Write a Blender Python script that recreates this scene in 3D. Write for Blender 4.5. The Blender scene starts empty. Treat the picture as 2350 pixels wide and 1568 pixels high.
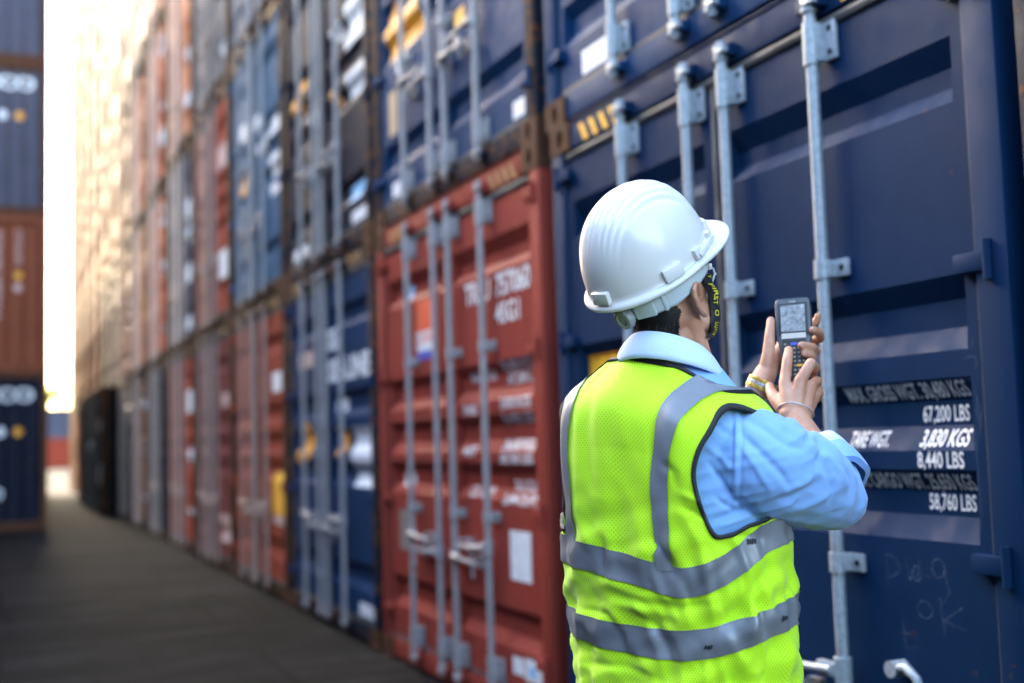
import bpy, bmesh, math, random
from mathutils import Vector, Matrix, noise
from mathutils.bvhtree import BVHTree
random.seed(7)
R = math.radians
SC = bpy.context.scene
COL = SC.collection
# ---------------------------------------------------------------- camera
CAM_H = 1.2819
YAW, PIT, ROL = 0.40972597, 0.08273163, -0.02987613
FPX = 2711.94                      # focal length in px of a 2350 px wide frame
Fv = Vector((math.sin(YAW)*math.cos(PIT), math.cos(YAW)*math.cos(PIT), math.sin(PIT)))
r0 = Vector((math.cos(YAW), -math.sin(YAW), 0)); u0 = r0.cross(Fv)
Rv = r0*math.cos(ROL) + u0*math.sin(ROL); Uv = -r0*math.sin(ROL) + u0*math.cos(ROL)
cam = bpy.data.cameras.new('camera'); camo = bpy.data.objects.new('camera', cam); COL.objects.link(camo)
M = Matrix((Rv, Uv, -Fv)).transposed().to_4x4(); M.translation = (0, 0, CAM_H)
camo.matrix_world = M
cam.sensor_width = 36; cam.lens = FPX/2350*36
cam.clip_start = 0.05; cam.clip_end = 3000
cam.dof.use_dof = True; cam.dof.focus_distance = 2.2; cam.dof.aperture_fstop = 1.65; cam.dof.aperture_blades = 9
SC.camera = camo
# ---------------------------------------------------------------- world, sun, exposure
SUN_AZ, SUN_EL = R(-17), R(27)     # azimuth measured from +Y towards +X
W = bpy.data.worlds.new('World'); SC.world = W; W.use_nodes = True
wn = W.node_tree.nodes; bg = wn['Background']
sky = wn.new('ShaderNodeTexSky'); sky.sky_type = 'NISHITA'; sky.sun_disc = False
sky.sun_elevation = SUN_EL; sky.sun_rotation = SUN_AZ; sky.air_density = 1.3; sky.dust_density = 3.0; sky.ozone_density = 1.0
W.node_tree.links.new(sky.outputs[0], bg.inputs[0]); bg.inputs[1].default_value = 0.15
sl = bpy.data.lights.new('sun', 'SUN'); sl.energy = 2.0; sl.angle = R(0.5); sl.color = (1, .86, .68)
so = bpy.data.objects.new('sun', sl); COL.objects.link(so)
sd = Vector((math.sin(SUN_AZ)*math.cos(SUN_EL), math.cos(SUN_AZ)*math.cos(SUN_EL), math.sin(SUN_EL)))
so.rotation_euler = sd.to_track_quat('Z', 'Y').to_euler(); so.location = (0, 0, 30)
SC.view_settings.view_transform = 'Standard'; SC.view_settings.look = 'None'
SC.view_settings.exposure = 3.5; SC.view_settings.gamma = 1
SC.render.engine = 'CYCLES'
SC.cycles.use_denoising = True
SC.cycles.max_bounces = 6; SC.cycles.diffuse_bounces = 4; SC.cycles.glossy_bounces = 3
# ---------------------------------------------------------------- helpers: materials
def mat(name):
    m = bpy.data.materials.new(name); m.use_nodes = True
    nt = m.node_tree; b = nt.nodes['Principled BSDF']
    return m, nt, b
def nd(nt, typ, **kw):
    n = nt.nodes.new(typ)
    for k, v in kw.items():
        if k.startswith('i_'):
            n.inputs[k[2:].replace('_', ' ')].default_value = v
        else: setattr(n, k, v)
    return n
def lk(nt, a, b): nt.links.new(a, b)
def ramp(nt, src, p0, p1, c0=(0, 0, 0, 1), c1=(1, 1, 1, 1)):
    r = nt.nodes.new('ShaderNodeValToRGB'); e = r.color_ramp.elements
    e[0].position = p0; e[0].color = c0; e[1].position = p1; e[1].color = c1
    lk(nt, src, r.inputs[0]); return r
def mixc(nt, fac, a, b, blend='MIX'):
    m = nt.nodes.new('ShaderNodeMix'); m.data_type = 'RGBA'; m.blend_type = blend
    for s, v in ((m.inputs[0], fac), (m.inputs[6], a), (m.inputs[7], b)):
        if hasattr(v, 'is_linked') or isinstance(v, bpy.types.NodeSocket): lk(nt, v, s)
        else: s.default_value = v
    return m.outputs[2]
def objcoord(nt, scale=(1, 1, 1), rnd=True):
    tc = nt.nodes.new('ShaderNodeTexCoord')
    mp = nt.nodes.new('ShaderNodeMapping'); mp.inputs['Scale'].default_value = scale
    if rnd:
        oi = nt.nodes.new('ShaderNodeObjectInfo'); va = nt.nodes.new('ShaderNodeVectorMath'); va.operation = 'ADD'
        ml = nt.nodes.new('ShaderNodeMath'); ml.operation = 'MULTIPLY'; ml.inputs[1].default_value = 37.0
        lk(nt, oi.outputs['Random'], ml.inputs[0]); lk(nt, tc.outputs['Object'], va.inputs[0]); lk(nt, ml.outputs[0], va.inputs[1])
        lk(nt, va.outputs[0], mp.inputs[0])
    else: lk(nt, tc.outputs['Object'], mp.inputs[0])
    return mp.outputs[0]
def noisen(nt, vec, scale, detail=4, rough=.55):
    n = nt.nodes.new('ShaderNodeTexNoise'); n.inputs['Scale'].default_value = scale
    n.inputs['Detail'].default_value = detail; n.inputs['Roughness'].default_value = rough
    lk(nt, vec, n.inputs['Vector']); return n.outputs[0]
def bump(nt, b, h, strength, dist=.002):
    n = nt.nodes.new('ShaderNodeBump'); n.inputs['Strength'].default_value = strength; n.inputs['Distance'].default_value = dist
    lk(nt, h, n.inputs['Height']); lk(nt, n.outputs[0], b.inputs['Normal'])
def paint(name, col, rust=.62, rough=.52, wear=.5):
    m, nt, b = mat(name)
    v = objcoord(nt); v2 = objcoord(nt, (1, 9, .7))
    n1 = noisen(nt, v, 2.2, 5); n2 = noisen(nt, v, 14, 6, .65); n3 = noisen(nt, v2, 1.5, 5)
    c = Vector(col)
    base = mixc(nt, ramp(nt, n1, .3, .7).outputs[0], (*(c*.9), 1), (*(c*1.1), 1))
    fade = tuple(min(1, x*1.15+.012) for x in col)
    base = mixc(nt, ramp(nt, n3, .52, .8, (0, 0, 0, 1), (.35*wear*2,)*3+(1,)).outputs[0], base, (*fade, 1))
    dirt = mixc(nt, ramp(nt, n3, .25, .45, (.5*wear,)*3+(1,), (0, 0, 0, 1)).outputs[0], base, (*(c*.45+Vector((.01, .008, .006))), 1))
    rm = ramp(nt, n2, rust, rust+.07)
    fin = mixc(nt, rm.outputs[0], dirt, (.10, .042, .018, 1))
    lk(nt, fin, b.inputs['Base Color'])
    rr = ramp(nt, n2, .3, .8, (rough-.08,)*3+(1,), (rough+.22,)*3+(1,)); lk(nt, rr.outputs[0], b.inputs['Roughness'])
    bump(nt, b, n2, .25, .0015); b.inputs['Specular IOR Level'].default_value = .10
    return m
def plain(name, col, rough=.6, metal=0, var=.15, scale=30, bumps=.15, rnd=False):
    m, nt, b = mat(name); c = Vector(col)
    n = noisen(nt, objcoord(nt, rnd=rnd), scale, 5)
    lk(nt, mixc(nt, ramp(nt, n, .3, .7).outputs[0], (*(c*(1-var)), 1), (*(min(1, x*(1+var)) for x in c), 1)), b.inputs['Base Color'])
    b.inputs['Roughness'].default_value = rough; b.inputs['Metallic'].default_value = metal
    if bumps: bump(nt, b, n, bumps, .001)
    return m
# ---------------------------------------------------------------- helpers: meshes
class MB:
    def __init__(s): s.v = []; s.f = []
    def add(s, vs, fs):
        o = len(s.v); s.v += [tuple(v) for v in vs]; s.f += [tuple(i+o for i in f) for f in fs]
    def box(s, x0, x1, y0, y1, z0, z1, ch=0):
        if ch <= 0:
            s.add([(x, y, z) for x in (x0, x1) for y in (y0, y1) for z in (z0, z1)],
                  [(0, 1, 3, 2), (4, 6, 7, 5), (0, 4, 5, 1), (2, 3, 7, 6), (0, 2, 6, 4), (1, 5, 7, 3)])
            return
        bm = bmesh.new(); bmesh.ops.create_cube(bm, size=1)
        for v in bm.verts: v.co = Vector(((x0+x1)/2+v.co.x*(x1-x0), (y0+y1)/2+v.co.y*(y1-y0), (z0+z1)/2+v.co.z*(z1-z0)))
        bmesh.ops.bevel(bm, geom=bm.edges[:], offset=ch, segments=2, affect='EDGES', profile=.6)
        bm.verts.index_update()
        s.add([v.co for v in bm.verts], [[v.index for v in f.verts] for f in bm.faces]); bm.free()
    def obox(s, c, ax, half, ch=.0):
        t = MB(); t.box(-half[0], half[0], -half[1], half[1], -half[2], half[2], ch)
        c = Vector(c); X, Y, Z = (Vector(a) for a in ax)
        s.add([c+X*v[0]+Y*v[1]+Z*v[2] for v in t.v], t.f)
    def tube(s, pts, rads, n=12, cap=True):
        pts = [Vector(p) for p in pts]
        if not isinstance(rads, (list, tuple)): rads = [rads]*len(pts)
        rings = []; up = None
        for i, p in enumerate(pts):
            t = (pts[min(i+1, len(pts)-1)]-pts[max(i-1, 0)]).normalized()
            if up is None:
                up = Vector((0, 0, 1)) if abs(t.z) < .9 else Vector((1, 0, 0))
            x = up.cross(t).normalized(); y = t.cross(x); up = y
            rings.append([p+(x*math.cos(a)+y*math.sin(a))*rads[i] for a in [2*math.pi*k/n for k in range(n)]])
        s.loft(rings, True, cap)
    def loft(s, rings, closed=True, cap=True):
        n = len(rings[0]); vs = [v for r in rings for v in r]; fs = []
        for i in range(len(rings)-1):
            for k in range(n if closed else n-1):
                k2 = (k+1) % n
                fs.append((i*n+k, i*n+k2, (i+1)*n+k2, (i+1)*n+k))
        if cap and closed: fs.append(tuple(range(n))[::-1]); fs.append(tuple((len(rings)-1)*n+k for k in range(n)))
        s.add(vs, fs)
    def capsule(s, p0, r0, p1, r1, n=16):
        p0, p1 = Vector(p0), Vector(p1); t = (p1-p0)
        L = t.length or 1e-6; t = t/L
        up = Vector((0, 0, 1)) if abs(t.z) < .9 else Vector((1, 0, 0))
        x = up.cross(t).normalized(); y = t.cross(x)
        rings = []
        for k in range(0, 6): a = math.pi/2*k/5; rings.append((p0-t*r0*math.cos(a), max(1e-4, r0*math.sin(a))))
        for k in range(0, 6): a = math.pi/2*k/5; rings.append((p1+t*r1*math.sin(a), max(1e-4, r1*math.cos(a))))
        s.loft([[c+(x*math.cos(q)+y*math.sin(q))*r for q in [2*math.pi*j/n for j in range(n)]] for c, r in rings])
    def ellipsoid(s, c, ax, rad, n=24):
        c = Vector(c); X, Y, Z = (Vector(a) for a in ax); rings = []
        for i in range(n//2+1):
            p = -math.pi/2+math.pi*i/(n//2); cz = math.sin(p); cr = max(1e-3, math.cos(p))
            rings.append([c+Z*rad[2]*cz+(X*rad[0]*math.cos(q)+Y*rad[1]*math.sin(q))*cr for q in [2*math.pi*j/n for j in range(n)]])
        s.loft(rings)
    def mesh(s, name):
        me = bpy.data.meshes.new(name); me.from_pydata(s.v, [], s.f); me.update()
        bm = bmesh.new(); bm.from_mesh(me); bmesh.ops.recalc_face_normals(bm, faces=bm.faces); bm.to_mesh(me); bm.free()
        return me
def smooth(me, ang=None):
    me.polygons.foreach_set('use_smooth', [True]*len(me.polygons))
    if ang is not None:
        me.set_sharp_from_angle(angle=R(ang))
    return me
def ob(name, me, m=None, parent=None, loc=None):
    o = bpy.data.objects.new(name, me); COL.objects.link(o)
    if m is not None and not me.materials: me.materials.append(m)
    if m is not None and me.materials[0] != m:
        o.material_slots[0].link = 'OBJECT'; o.material_slots[0].material = m
    if parent: o.parent = parent
    if loc is not None: o.location = loc
    return o
def tag(o, label, cat, group=None, kind=None):
    if kind: o['kind'] = kind
    if label: o['label'] = label
    if cat: o['category'] = cat
    if group: o['group'] = group
    return o
def empty(name, loc):
    o = bpy.data.objects.new(name, None); COL.objects.link(o); o.location = loc; o.empty_display_size = .1; return o
def text2d(s, height, width=None, bold=0.0, shear=0.0):
    """letters as flat faces: list of verts (u right, v up) from the baseline's left end, and faces"""
    c = bpy.data.curves.new('t', 'FONT'); c.body = s; c.offset = bold; c.shear = shear; c.resolution_u = 3
    o = bpy.data.objects.new('t', c); COL.objects.link(o)
    dg = bpy.context.evaluated_depsgraph_get(); me = o.evaluated_get(dg).to_mesh()
    vs = [v.co.copy() for v in me.vertices]; fs = [tuple(p.vertices) for p in me.polygons]
    o.evaluated_get(dg).to_mesh_clear(); bpy.data.objects.remove(o); bpy.data.curves.remove(c)
    x0 = min(v.x for v in vs); x1 = max(v.x for v in vs)
    k = height/0.70
    kx = k if width is None else width/(x1-x0)
    return [((v.x-x0)*kx, v.y*k) for v in vs], fs
# ---------------------------------------------------------------- materials
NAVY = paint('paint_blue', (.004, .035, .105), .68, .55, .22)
NAVY_SHADE = paint('paint_blue_shaded', (.0026, .0215, .068), .68, .55, .22)  # same blue, darkened to stand for edge falloff and shade at the right
RUSTO = paint('paint_rust_orange', (.20, .058, .028), .62)
NAVY2 = paint('paint_navy', (.005, .030, .085), .64, .55, .3)
INDIGO = paint('paint_dark_navy', (.005, .010, .024), .6)
RED = paint('paint_brick_red', (.265, .043, .030), .64)
RED2 = paint('paint_rust_red', (.27, .042, .022), .6)
MAROON = paint('paint_maroon', (.14, .026, .026), .62)
ORANGE = paint('paint_orange_glow_tint', (.50, .115, .045), .64)  # orange paint, brightened to carry the sun glow on far upper tiers
ORANGE2 = paint('paint_pale_orange_glow_tint', (.50, .18, .085), .64)  # pale orange, lifted the same way for the warm glow
TEAL = paint('paint_teal', (.012, .075, .16), .64)
CREAM = paint('paint_cream', (.19, .095, .042), .62)
TAN = paint('paint_tan', (.19, .070, .030), .6)
GREYP = paint('paint_grey', (0.1008, 0.1008, 0.1080), .6)
SLATE = paint('paint_slate', (0.0720, 0.0720, 0.1008), .62)
BLACKP = paint('paint_black', (.003, .003, .004), .66)
OLIVE = paint('paint_olive', (0.0792, 0.0720, 0.0540), .6)
GRIME = paint('grimy_frame', (.020, .011, .008), .50, .7)
GRIMB = paint('grimy_blue_frame', (.009, .014, .026), .50, .7)
RUST = paint('rusty_steel', (0.0792, 0.0360, 0.0216), .5, .75)
GALV, nt, b = mat('galvanised_steel')
v = objcoord(nt); n_ = noisen(nt, v, 60, 4, .6); n2_ = noisen(nt, v, 6, 4)
c_ = mixc(nt, ramp(nt, n_, .35, .65).outputs[0], (.29, .335, .38, 1), (.42, .47, .52, 1))
lk(nt, mixc(nt, ramp(nt, n2_, .62, .74).outputs[0], c_, (.17, .125, .10, 1)), b.inputs['Base Color'])
b.inputs['Metallic'].default_value = .25; b.inputs['Roughness'].default_value = .48; bump(nt, b, n_, .2, .001)
GALV2 = plain('dull_zinc', (.32, .30, .31), .52, .15, .2, 40, .15, True)
RODB = plain('sun_toned_brown_rod', (.15, .080, .042), .55, 0, .25, 30, .15, True)  # far rods darkened to brown to temper the direct sun on them
GALV_GLOW = plain('glow_tinted_zinc', (.60, .43, .34), .55, .1, .2, 30, .15, True)  # upper-tier rods: pinkish sun glow put into the zinc colour
GALV_WARM = plain('warm_light_zinc', (.36, .265, .225), .55, .1, .2, 30, .15, True)  # zinc tinted by the warm light, kept darker for the lower tiers
GASK = plain('rubber_gasket', (.085, .08, .08), .7, 0, .5, 8, .2, True)
HOLE = plain('dark_steel', (.012, .012, .013), .8)
WHITE_D = plain('white_decal', (.72, .74, .78), .5, 0, .12, 18, 0)
LETTER = plain('white_lettering', (.76, .77, .79), .55, 0, .12, 12, 0)
YELLOW_D = plain('yellow_decal', (.85, .42, .02), .5, 0, .2, 20, 0)
HAZ_D = plain('faded_yellow_decal', (.34, .18, .06), .6, 0, .4, 20, 0)
ORANGE_D = plain('orange_decal', (.80, .34, .02), .5, 0, .2, 20, 0)
TAN_D = plain('tan_decal', (.42, .30, .18), .6, 0, .2, 20, 0)
LBLUE_D = plain('light_blue_decal', (.25, .52, .80), .5, 0, .2, 20, 0)
REDO_D = plain('red_orange_decal', (.80, .10, .035), .5, 0, .1, 20, 0)
BLUE_D = plain('blue_decal', (.06, .08, .45), .5, 0, .1, 20, 0)
PINK_D = plain('pale_pink_decal', (.5, .34, .32), .5, 0, .1, 20, 0)
GREY_D = plain('grey_decal', (.22, .18, .16), .6, 0, .1, 20, 0)
CHALK, nt, b = mat('chalk')
b.inputs['Base Color'].default_value = (.22, .29, .38, 1); b.inputs['Roughness'].default_value = .9
n_ = noisen(nt, objcoord(nt, rnd=False), 160, 3); lk(nt, ramp(nt, n_, .40, .75, (0, 0, 0, 1), (.38, .38, .38, 1)).outputs[0], b.inputs['Alpha'])
# ---------------------------------------------------------------- ground
gm, nt, b = mat('worn_concrete')
v = objcoord(nt, rnd=False); n1 = noisen(nt, v, .8, 6, .6); n2 = noisen(nt, v, 9, 8, .7); n3 = noisen(nt, objcoord(nt, (.35, 2.2, 1), False), 1.1, 5)
c_ = mixc(nt, ramp(nt, n1, .40, .60).outputs[0], (.0085, .0080, .0082, 1), (.026, .0240, .0232, 1))
c_ = mixc(nt, ramp(nt, n3, .46, .58, (0, 0, 0, 1), (.85, .85, .85, 1)).outputs[0], c_, (.0050, .0049, .0052, 1))
n4 = noisen(nt, objcoord(nt, (.5, 2.6, 1), False), 1.3, 6, .65)
c_ = mixc(nt, ramp(nt, n4, .52, .64, (0, 0, 0, 1), (.7, .7, .7, 1)).outputs[0], c_, (.040, .037, .0355, 1))
n5 = noisen(nt, v, 2.6, 3)
c_ = mixc(nt, ramp(nt, n5, .62, .70, (0, 0, 0, 1), (.9, .9, .9, 1)).outputs[0], c_, (.0045, .0043, .0044, 1))
c_ = mixc(nt, ramp(nt, n2, .35, .62, (.6, .6, .6, 1), (0, 0, 0, 1)).outputs[0], c_, (.006, .0056, .0054, 1))
bk = nt.nodes.new('ShaderNodeTexBrick'); bk.inputs['Scale'].default_value = 1.0; bk.inputs['Brick Width'].default_value = 3.0; bk.inputs['Row Height'].default_value = 1.5; bk.inputs['Mortar Size'].default_value = .014
bk.inputs['Color1'].default_value = (1, 1, 1, 1); bk.inputs['Color2'].default_value = (.72, .72, .72, 1); bk.inputs['Mortar'].default_value = (.18, .18, .18, 1); lk(nt, v, bk.inputs['Vector'])
c_ = mixc(nt, 1.0, c_, bk.outputs[0], 'MULTIPLY')
lk(nt, c_, b.inputs['Base Color']); b.inputs['Roughness'].default_value = .85; b.inputs['Specular IOR Level'].default_value = .04; bump(nt, b, n2, .5, .006)
g = MB(); S = 600
xs = [-S, -60, -20, -8, -3, 0, 3, 8, 20, 60, S]; ys = [-S, -60, -20, -5, 0, 5, 10, 20, 40, 80, 160, S]
g.add([(x, y, 0) for y in ys for x in xs], [(j*len(xs)+i, j*len(xs)+i+1, (j+1)*len(xs)+i+1, (j+1)*len(xs)+i) for j in range(len(ys)-1) for i in range(len(xs)-1)])
tag(ob('ground', g.mesh('ground'), gm), None, None, None, 'structure')
# ---------------------------------------------------------------- container meshes (front plane x=0, doors face -X, y along the wall, base z=0)
CW, CH, CL = 2.438, 2.591, 6.058
HW = CW/2
G5 = [(2.258, 2.190, 2.138, 2.090), (1.658, 1.600, 1.529, 1.471), (1.403, 1.348, 1.284, 1.221), (1.172, 1.117, 1.054, .992), (.505, .450, .380, .322)]
GD, FLAT = .038, .020
DOOR0, DOOR1 = .150, 2.428
def prof(z):
    for a, b_, c, d in G5:
        if d <= z <= a:
            if z > b_: return FLAT+GD*(a-z)/(a-b_)
            if z < c: return FLAT+GD*(z-d)/(c-d)
            return FLAT+GD
    return FLAT
DB = [1.100, 0.012]                # door outer and inner edge (|y|)
def in_panel(y): return .072 < abs(y) < 1.060
def surf(y, z): return prof(z) if in_panel(y) else FLAT
def door_mesh(sg):
    zs = sorted([DOOR0, DOOR1]+[z for g_ in G5 for z in g_])
    ys = [.012, .070, .074, 1.058, 1.062, 1.100]
    vs = []; fs = []; m_ = MB(); n = len(ys)
    for z in zs:
        for y in ys:
            vs.append(((prof(z) if .072 < y < 1.060 else FLAT), y*sg, z))
    for j in range(len(zs)-1):
        for i in range(n-1):
            f = (j*n+i, j*n+i+1, (j+1)*n+i+1, (j+1)*n+i)
            fs.append(f if sg < 0 else f[::-1])
    m_.add(vs, fs)
    y0, y1 = sorted((ys[0]*sg, ys[-1]*sg))
    e = .05
    m_.add([(FLAT, y0, DOOR0), (FLAT, y1, DOOR0), (FLAT, y1, DOOR1), (FLAT, y0, DOOR1), (FLAT+e, y0, DOOR0), (FLAT+e, y1, DOOR0), (FLAT+e, y1, DOOR1), (FLAT+e, y0, DOOR1)],
           [(0, 1, 5, 4), (1, 2, 6, 5), (2, 3, 7, 6), (3, 0, 4, 7)])
    me = bpy.data.meshes.new('door'); me.from_pydata(m_.v, [], m_.f); me.update(); return me
DOOR_M = {1: door_mesh(1), -1: door_mesh(-1)}
def frame_mesh(cast):
    m_ = MB(); zc = .118 if not cast else 0
    zl, zh = (.1195, CH-.1195) if not cast else (0, CH)
    for s in (1, -1):
        y0, y1 = sorted((s*1.118, s*HW))
        m_.box(.0, .14, y0, y1, zl, zh, .006)
        y0, y1 = sorted((s*1.104, s*1.117)); m_.box(.03, .12, y0, y1, .14, 2.46, .003)
    yl = 1.055
    m_.box(.004, .12, -yl, yl, 2.472, CH-.012, .006)          # header
    m_.box(.010, .12, -yl, yl, .018, .128, .006)              # sill
    m_.box(-.002, .06, -yl, yl, CH-.0115, CH-.004, .002)      # roof lip
    if cast:
        for s in (1, -1):
            for z0, z1 in ((0, .118), (CH-.118, CH)):
                y0, y1 = sorted((s*1.056, s*(HW+.002))); m_.box(-.004, .178, y0, y1, z0, z1, .008)
    # keepers for the cam ends of the four rods
    for y in RODY:
        m_.box(-.028, .008, y-.055, y+.055, 2.490, 2.530, .004); m_.box(-.024, .012, y-.052, y+.052, .070, .106, .004)
    return smooth(m_.mesh('frame'), 35)
RODY = [.57, .115, -.115, -.57]
FRAME_N, FRAME_F = frame_mesh(False), frame_mesh(True)
def body_mesh(L=CL, both=False):
    """box behind the front frame with trapezoid corrugated side walls and roof"""
    m_ = MB(); pitch = .278
    n = int((L-.3)/pitch); x0 = .14
    xs = []
    for k in range(n):
        a = x0+k*pitch
        xs += [(a, 0), (a+.07, .0), (a+.139, .036), (a+.209, .036)]
    xs.append((L-.14, 0))
    for s in (1, -1):
        vs = []; fs = []
        for x, d in xs:
            y = s*(HW-.012-d); vs += [(x, y, .13), (x, y, CH-.10)]
        for i in range(len(xs)-1): fs.append((2*i, 2*i+1, 2*i+3, 2*i+2))
        m_.add(vs, fs)
        y0, y1 = sorted((s*(HW-.07), s*HW))
        m_.box(.142, L-.1, y0, y1, .0, .13); m_.box(.142, L-.1, y0, y1, CH-.1, CH-.01)
    m_.box(.08, L-.02, -HW+.075, HW-.075, .02, .12); m_.box(.08, L-.02, -HW+.075, HW-.075, CH-.05, CH-.018)
    # closed end
    vs = []; fs = []
    ys = []; k = 0; y = -HW+.1
    while y < HW-.12:
        ys += [(y, 0), (y+.09, 0), (y+.13, .036), (y+.22, .036)]; y += .26
    ys.append((HW-.09, 0))
    for y, d in ys: vs += [(L-.03-d, y, .12), (L-.03-d, y, CH-.1)]
    for i in range(len(ys)-1): fs.append((2*i, 2*i+1, 2*i+3, 2*i+2))
    m_.add(vs, fs)
    for s in (1, -1):
        y0, y1 = sorted((s*(HW-.1), s*HW)); m_.box(L-.14, L, y0, y1, 0, CH)
    m_.box(L-.1, L-.004, -HW+.1, HW-.1, 0.004, .12); m_.box(L-.1, L-.004, -HW+.1, HW-.1, CH-.1, CH-.004)
    return m_.mesh('body')
BODY = body_mesh()
def casting_mesh(s, z0):
    """corner casting with an oval aperture in its face; s = side"""
    m_ = MB(); w, h = .178, .118; N = 24
    yc = s*(HW+.002-w/2); zc = z0+h/2
    def outer(a):
        c, q = math.cos(a), math.sin(a); k = min((w/2)/max(abs(c), 1e-6), (h/2)/max(abs(q), 1e-6)); return (yc+c*k, zc+q*k)
    A = sorted([2*math.pi*i/N+.05 for i in range(N)]+[math.atan2(sy*h, sx*w) % (2*math.pi) for sx in (1, -1) for sy in (1, -1)])
    o = [outer(a) for a in A]; inn = [(yc+.026*math.cos(a), zc+.038*math.sin(a)) for a in A]
    x = -.004
    m_.loft([[(x+.17, *p) for p in o], [(x, *p) for p in o], [(x, *p) for p in inn], [(x+.04, *p) for p in inn]], True, True)
    return m_.mesh('corner_casting')
CAST = {(s, z): casting_mesh(s, z) for s in (1, -1) for z in (0, CH-.118)}
def gasket_mesh():
    m_ = MB()
    m_.tube([(.022, -1.10, 2.450), (.022, 1.10, 2.450)], .017, 8); m_.box(.016, .05, -1.10, 1.10, .130, .148, .003)
    m_.box(.012, .05, -.010, .010, .15, 2.43, .003)
    for s in (1, -1):
        y0, y1 = sorted((s*1.1005, s*1.1035)); m_.box(.018, .05, y0, y1, .15, 2.43)
    return smooth(m_.mesh('gasket'), 40)
GASKM = gasket_mesh()
XR = -.020
def rod_mesh():
    m_ = MB(); m_.tube([(XR, 0, .055), (XR, 0, 2.545)], .0172, 16)
    for z in (.075, .105, 2.490, 2.525):
        m_.tube([(XR, 0, z-.006), (XR, 0, z+.006)], .026, 12)
    m_.obox((XR-.004, -.02, 2.508), ((1, 0, 0), (0, 1, 0), (0, 0, 1)), (.022, .026, .009), .003)
    m_.obox((XR-.004, -.02, .090), ((1, 0, 0), (0, 1, 0), (0, 0, 1)), (.022, .026, .009), .003)
    return smooth(m_.mesh('lock_rod'), 40)
ROD = rod_mesh()
def bracket_mesh(sg, h, wide):
    """sleeve round the rod with a bolted plate on one side; origin at its centre"""
    m_ = MB(); m_.tube([(XR, 0, -h/2), (XR, 0, h/2)], .0235, 16)
    y0, y1 = sorted((sg*.008, sg*wide)); m_.box(FLAT-.016, FLAT-.002, y0, y1, -h*.46, h*.46, .005)
    y0, y1 = sorted((sg*.01, sg*.03)); m_.box(XR-.004, FLAT-.004, y0, y1, -h*.44, h*.44, .004)
    return smooth(m_.mesh('bracket'), 40)
def bolts_mesh(sg, h, wide):
    m_ = MB()
    for z in ((-h*.28, h*.28) if h > .08 else (0,)):
        m_.tube([(FLAT-.019, sg*(wide-.022), z), (FLAT-.015, sg*(wide-.022), z)], .009, 10)
    return m_.mesh('bolt')
BRK = {(s, k): bracket_mesh(s, h, w) for s in (1, -1) for k, h, w in (('tall', .125, .075), ('low', .055, .075))}
BLT = {(s, k): bolts_mesh(s, h, w) for s in (1, -1) for k, h, w in (('tall', .125, .075), ('low', .055, .075))}
def handle_mesh(sg):
    m_ = MB(); x = XR-.012
    m_.tube([(XR, 0, -.035), (XR, 0, .035)], .025, 12)
    m_.tube([(x-.012, sg*.02, 0), (x-.016, sg*.10, -.004), (x-.012, sg*.24, -.012), (x-.010, sg*.36, -.012)], [.014, .012, .011, .013], 10)
    m_.obox((x-.004, sg*.045, 0), ((1, 0, 0), (0, 1, 0), (0, 0, 1)), (.012, .04, .020), .005)
    m_.obox((FLAT-.014, sg*.30, -.012), ((1, 0, 0), (0, 1, 0), (0, 0, 1)), (.012, .030, .035), .004)
    m_.tube([(FLAT-.03, sg*.30, .02), (x-.02, sg*.31, .02), (x-.022, sg*.325, -.05), (x-.018, sg*.315, -.085)], .007, 8)
    return smooth(m_.mesh('handle'), 40)
HAND = {1: handle_mesh(1), -1: handle_mesh(-1)}
def hinge_mesh(s):
    m_ = MB(); y0, y1 = sorted((s*1.055, s*1.165))
    m_.box(-.012, FLAT-.002, y0, y1, -.024, .024, .006)
    m_.tube([(-.008, s*1.165, -.048), (-.008, s*1.165, .048)], .012, 10)
    return smooth(m_.mesh('hinge'), 40)
HNG = {1: hinge_mesh(1), -1: hinge_mesh(-1)}
def stripes_mesh(s):
    m_ = MB()
    if True:
        for k in range(4):
            y = s*.80+(k-1.5)*.085
            m_.add([(.0015, y-.052, 2.480), (.0015, y-.012, 2.480), (.0015, y+.035, 2.556), (.0015, y-.005, 2.556)], [(0, 1, 2, 3)])
    return m_.mesh('hazard_stripe')
STRIPE = {s: stripes_mesh(s) for s in (1, -1)}
def on_door(name, vs2, fs, u0, z0, m, parent, lift=.0018):
    """letters or a sticker laid on the door's folds; u = to the viewer's right (-y), cut along every crease"""
    bm = bmesh.new(); V = [bm.verts.new((0, -(u0+u), z0+v_)) for u, v_ in vs2]
    for f in fs:
        try: bm.faces.new([V[i] for i in f])
        except ValueError: pass
    zlo = min(v.co.z for v in bm.verts); zhi = max(v.co.z for v in bm.verts)
    for z in [z for g_ in G5 for z in g_]:
        if zlo < z < zhi:
            bmesh.ops.bisect_plane(bm, geom=bm.verts[:]+bm.edges[:]+bm.faces[:], plane_co=(0, 0, z), plane_no=(0, 0, 1))
    for y in (-1.062, -1.058, -.074, -.070, .070, .074, 1.058, 1.062): bmesh.ops.bisect_plane(bm, geom=bm.verts[:]+bm.edges[:]+bm.faces[:], plane_co=(0, y, 0), plane_no=(0, 1, 0))
    for v in bm.verts: v.co.x = surf(v.co.y, v.co.z)-lift
    me = bpy.data.meshes.new(name); bm.to_mesh(me); bm.free()
    return ob(name, me, m, parent)
def sticker(parent, y0, y1, z0, z1, m, name='sticker', lift=.0018):
    nz = 1
    return on_door(name, [(0, 0), (abs(y1-y0), 0), (abs(y1-y0), z1-z0), (0, z1-z0)], [(0, 1, 2, 3)], -max(y0, y1), z0, m, parent, lift)
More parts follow.
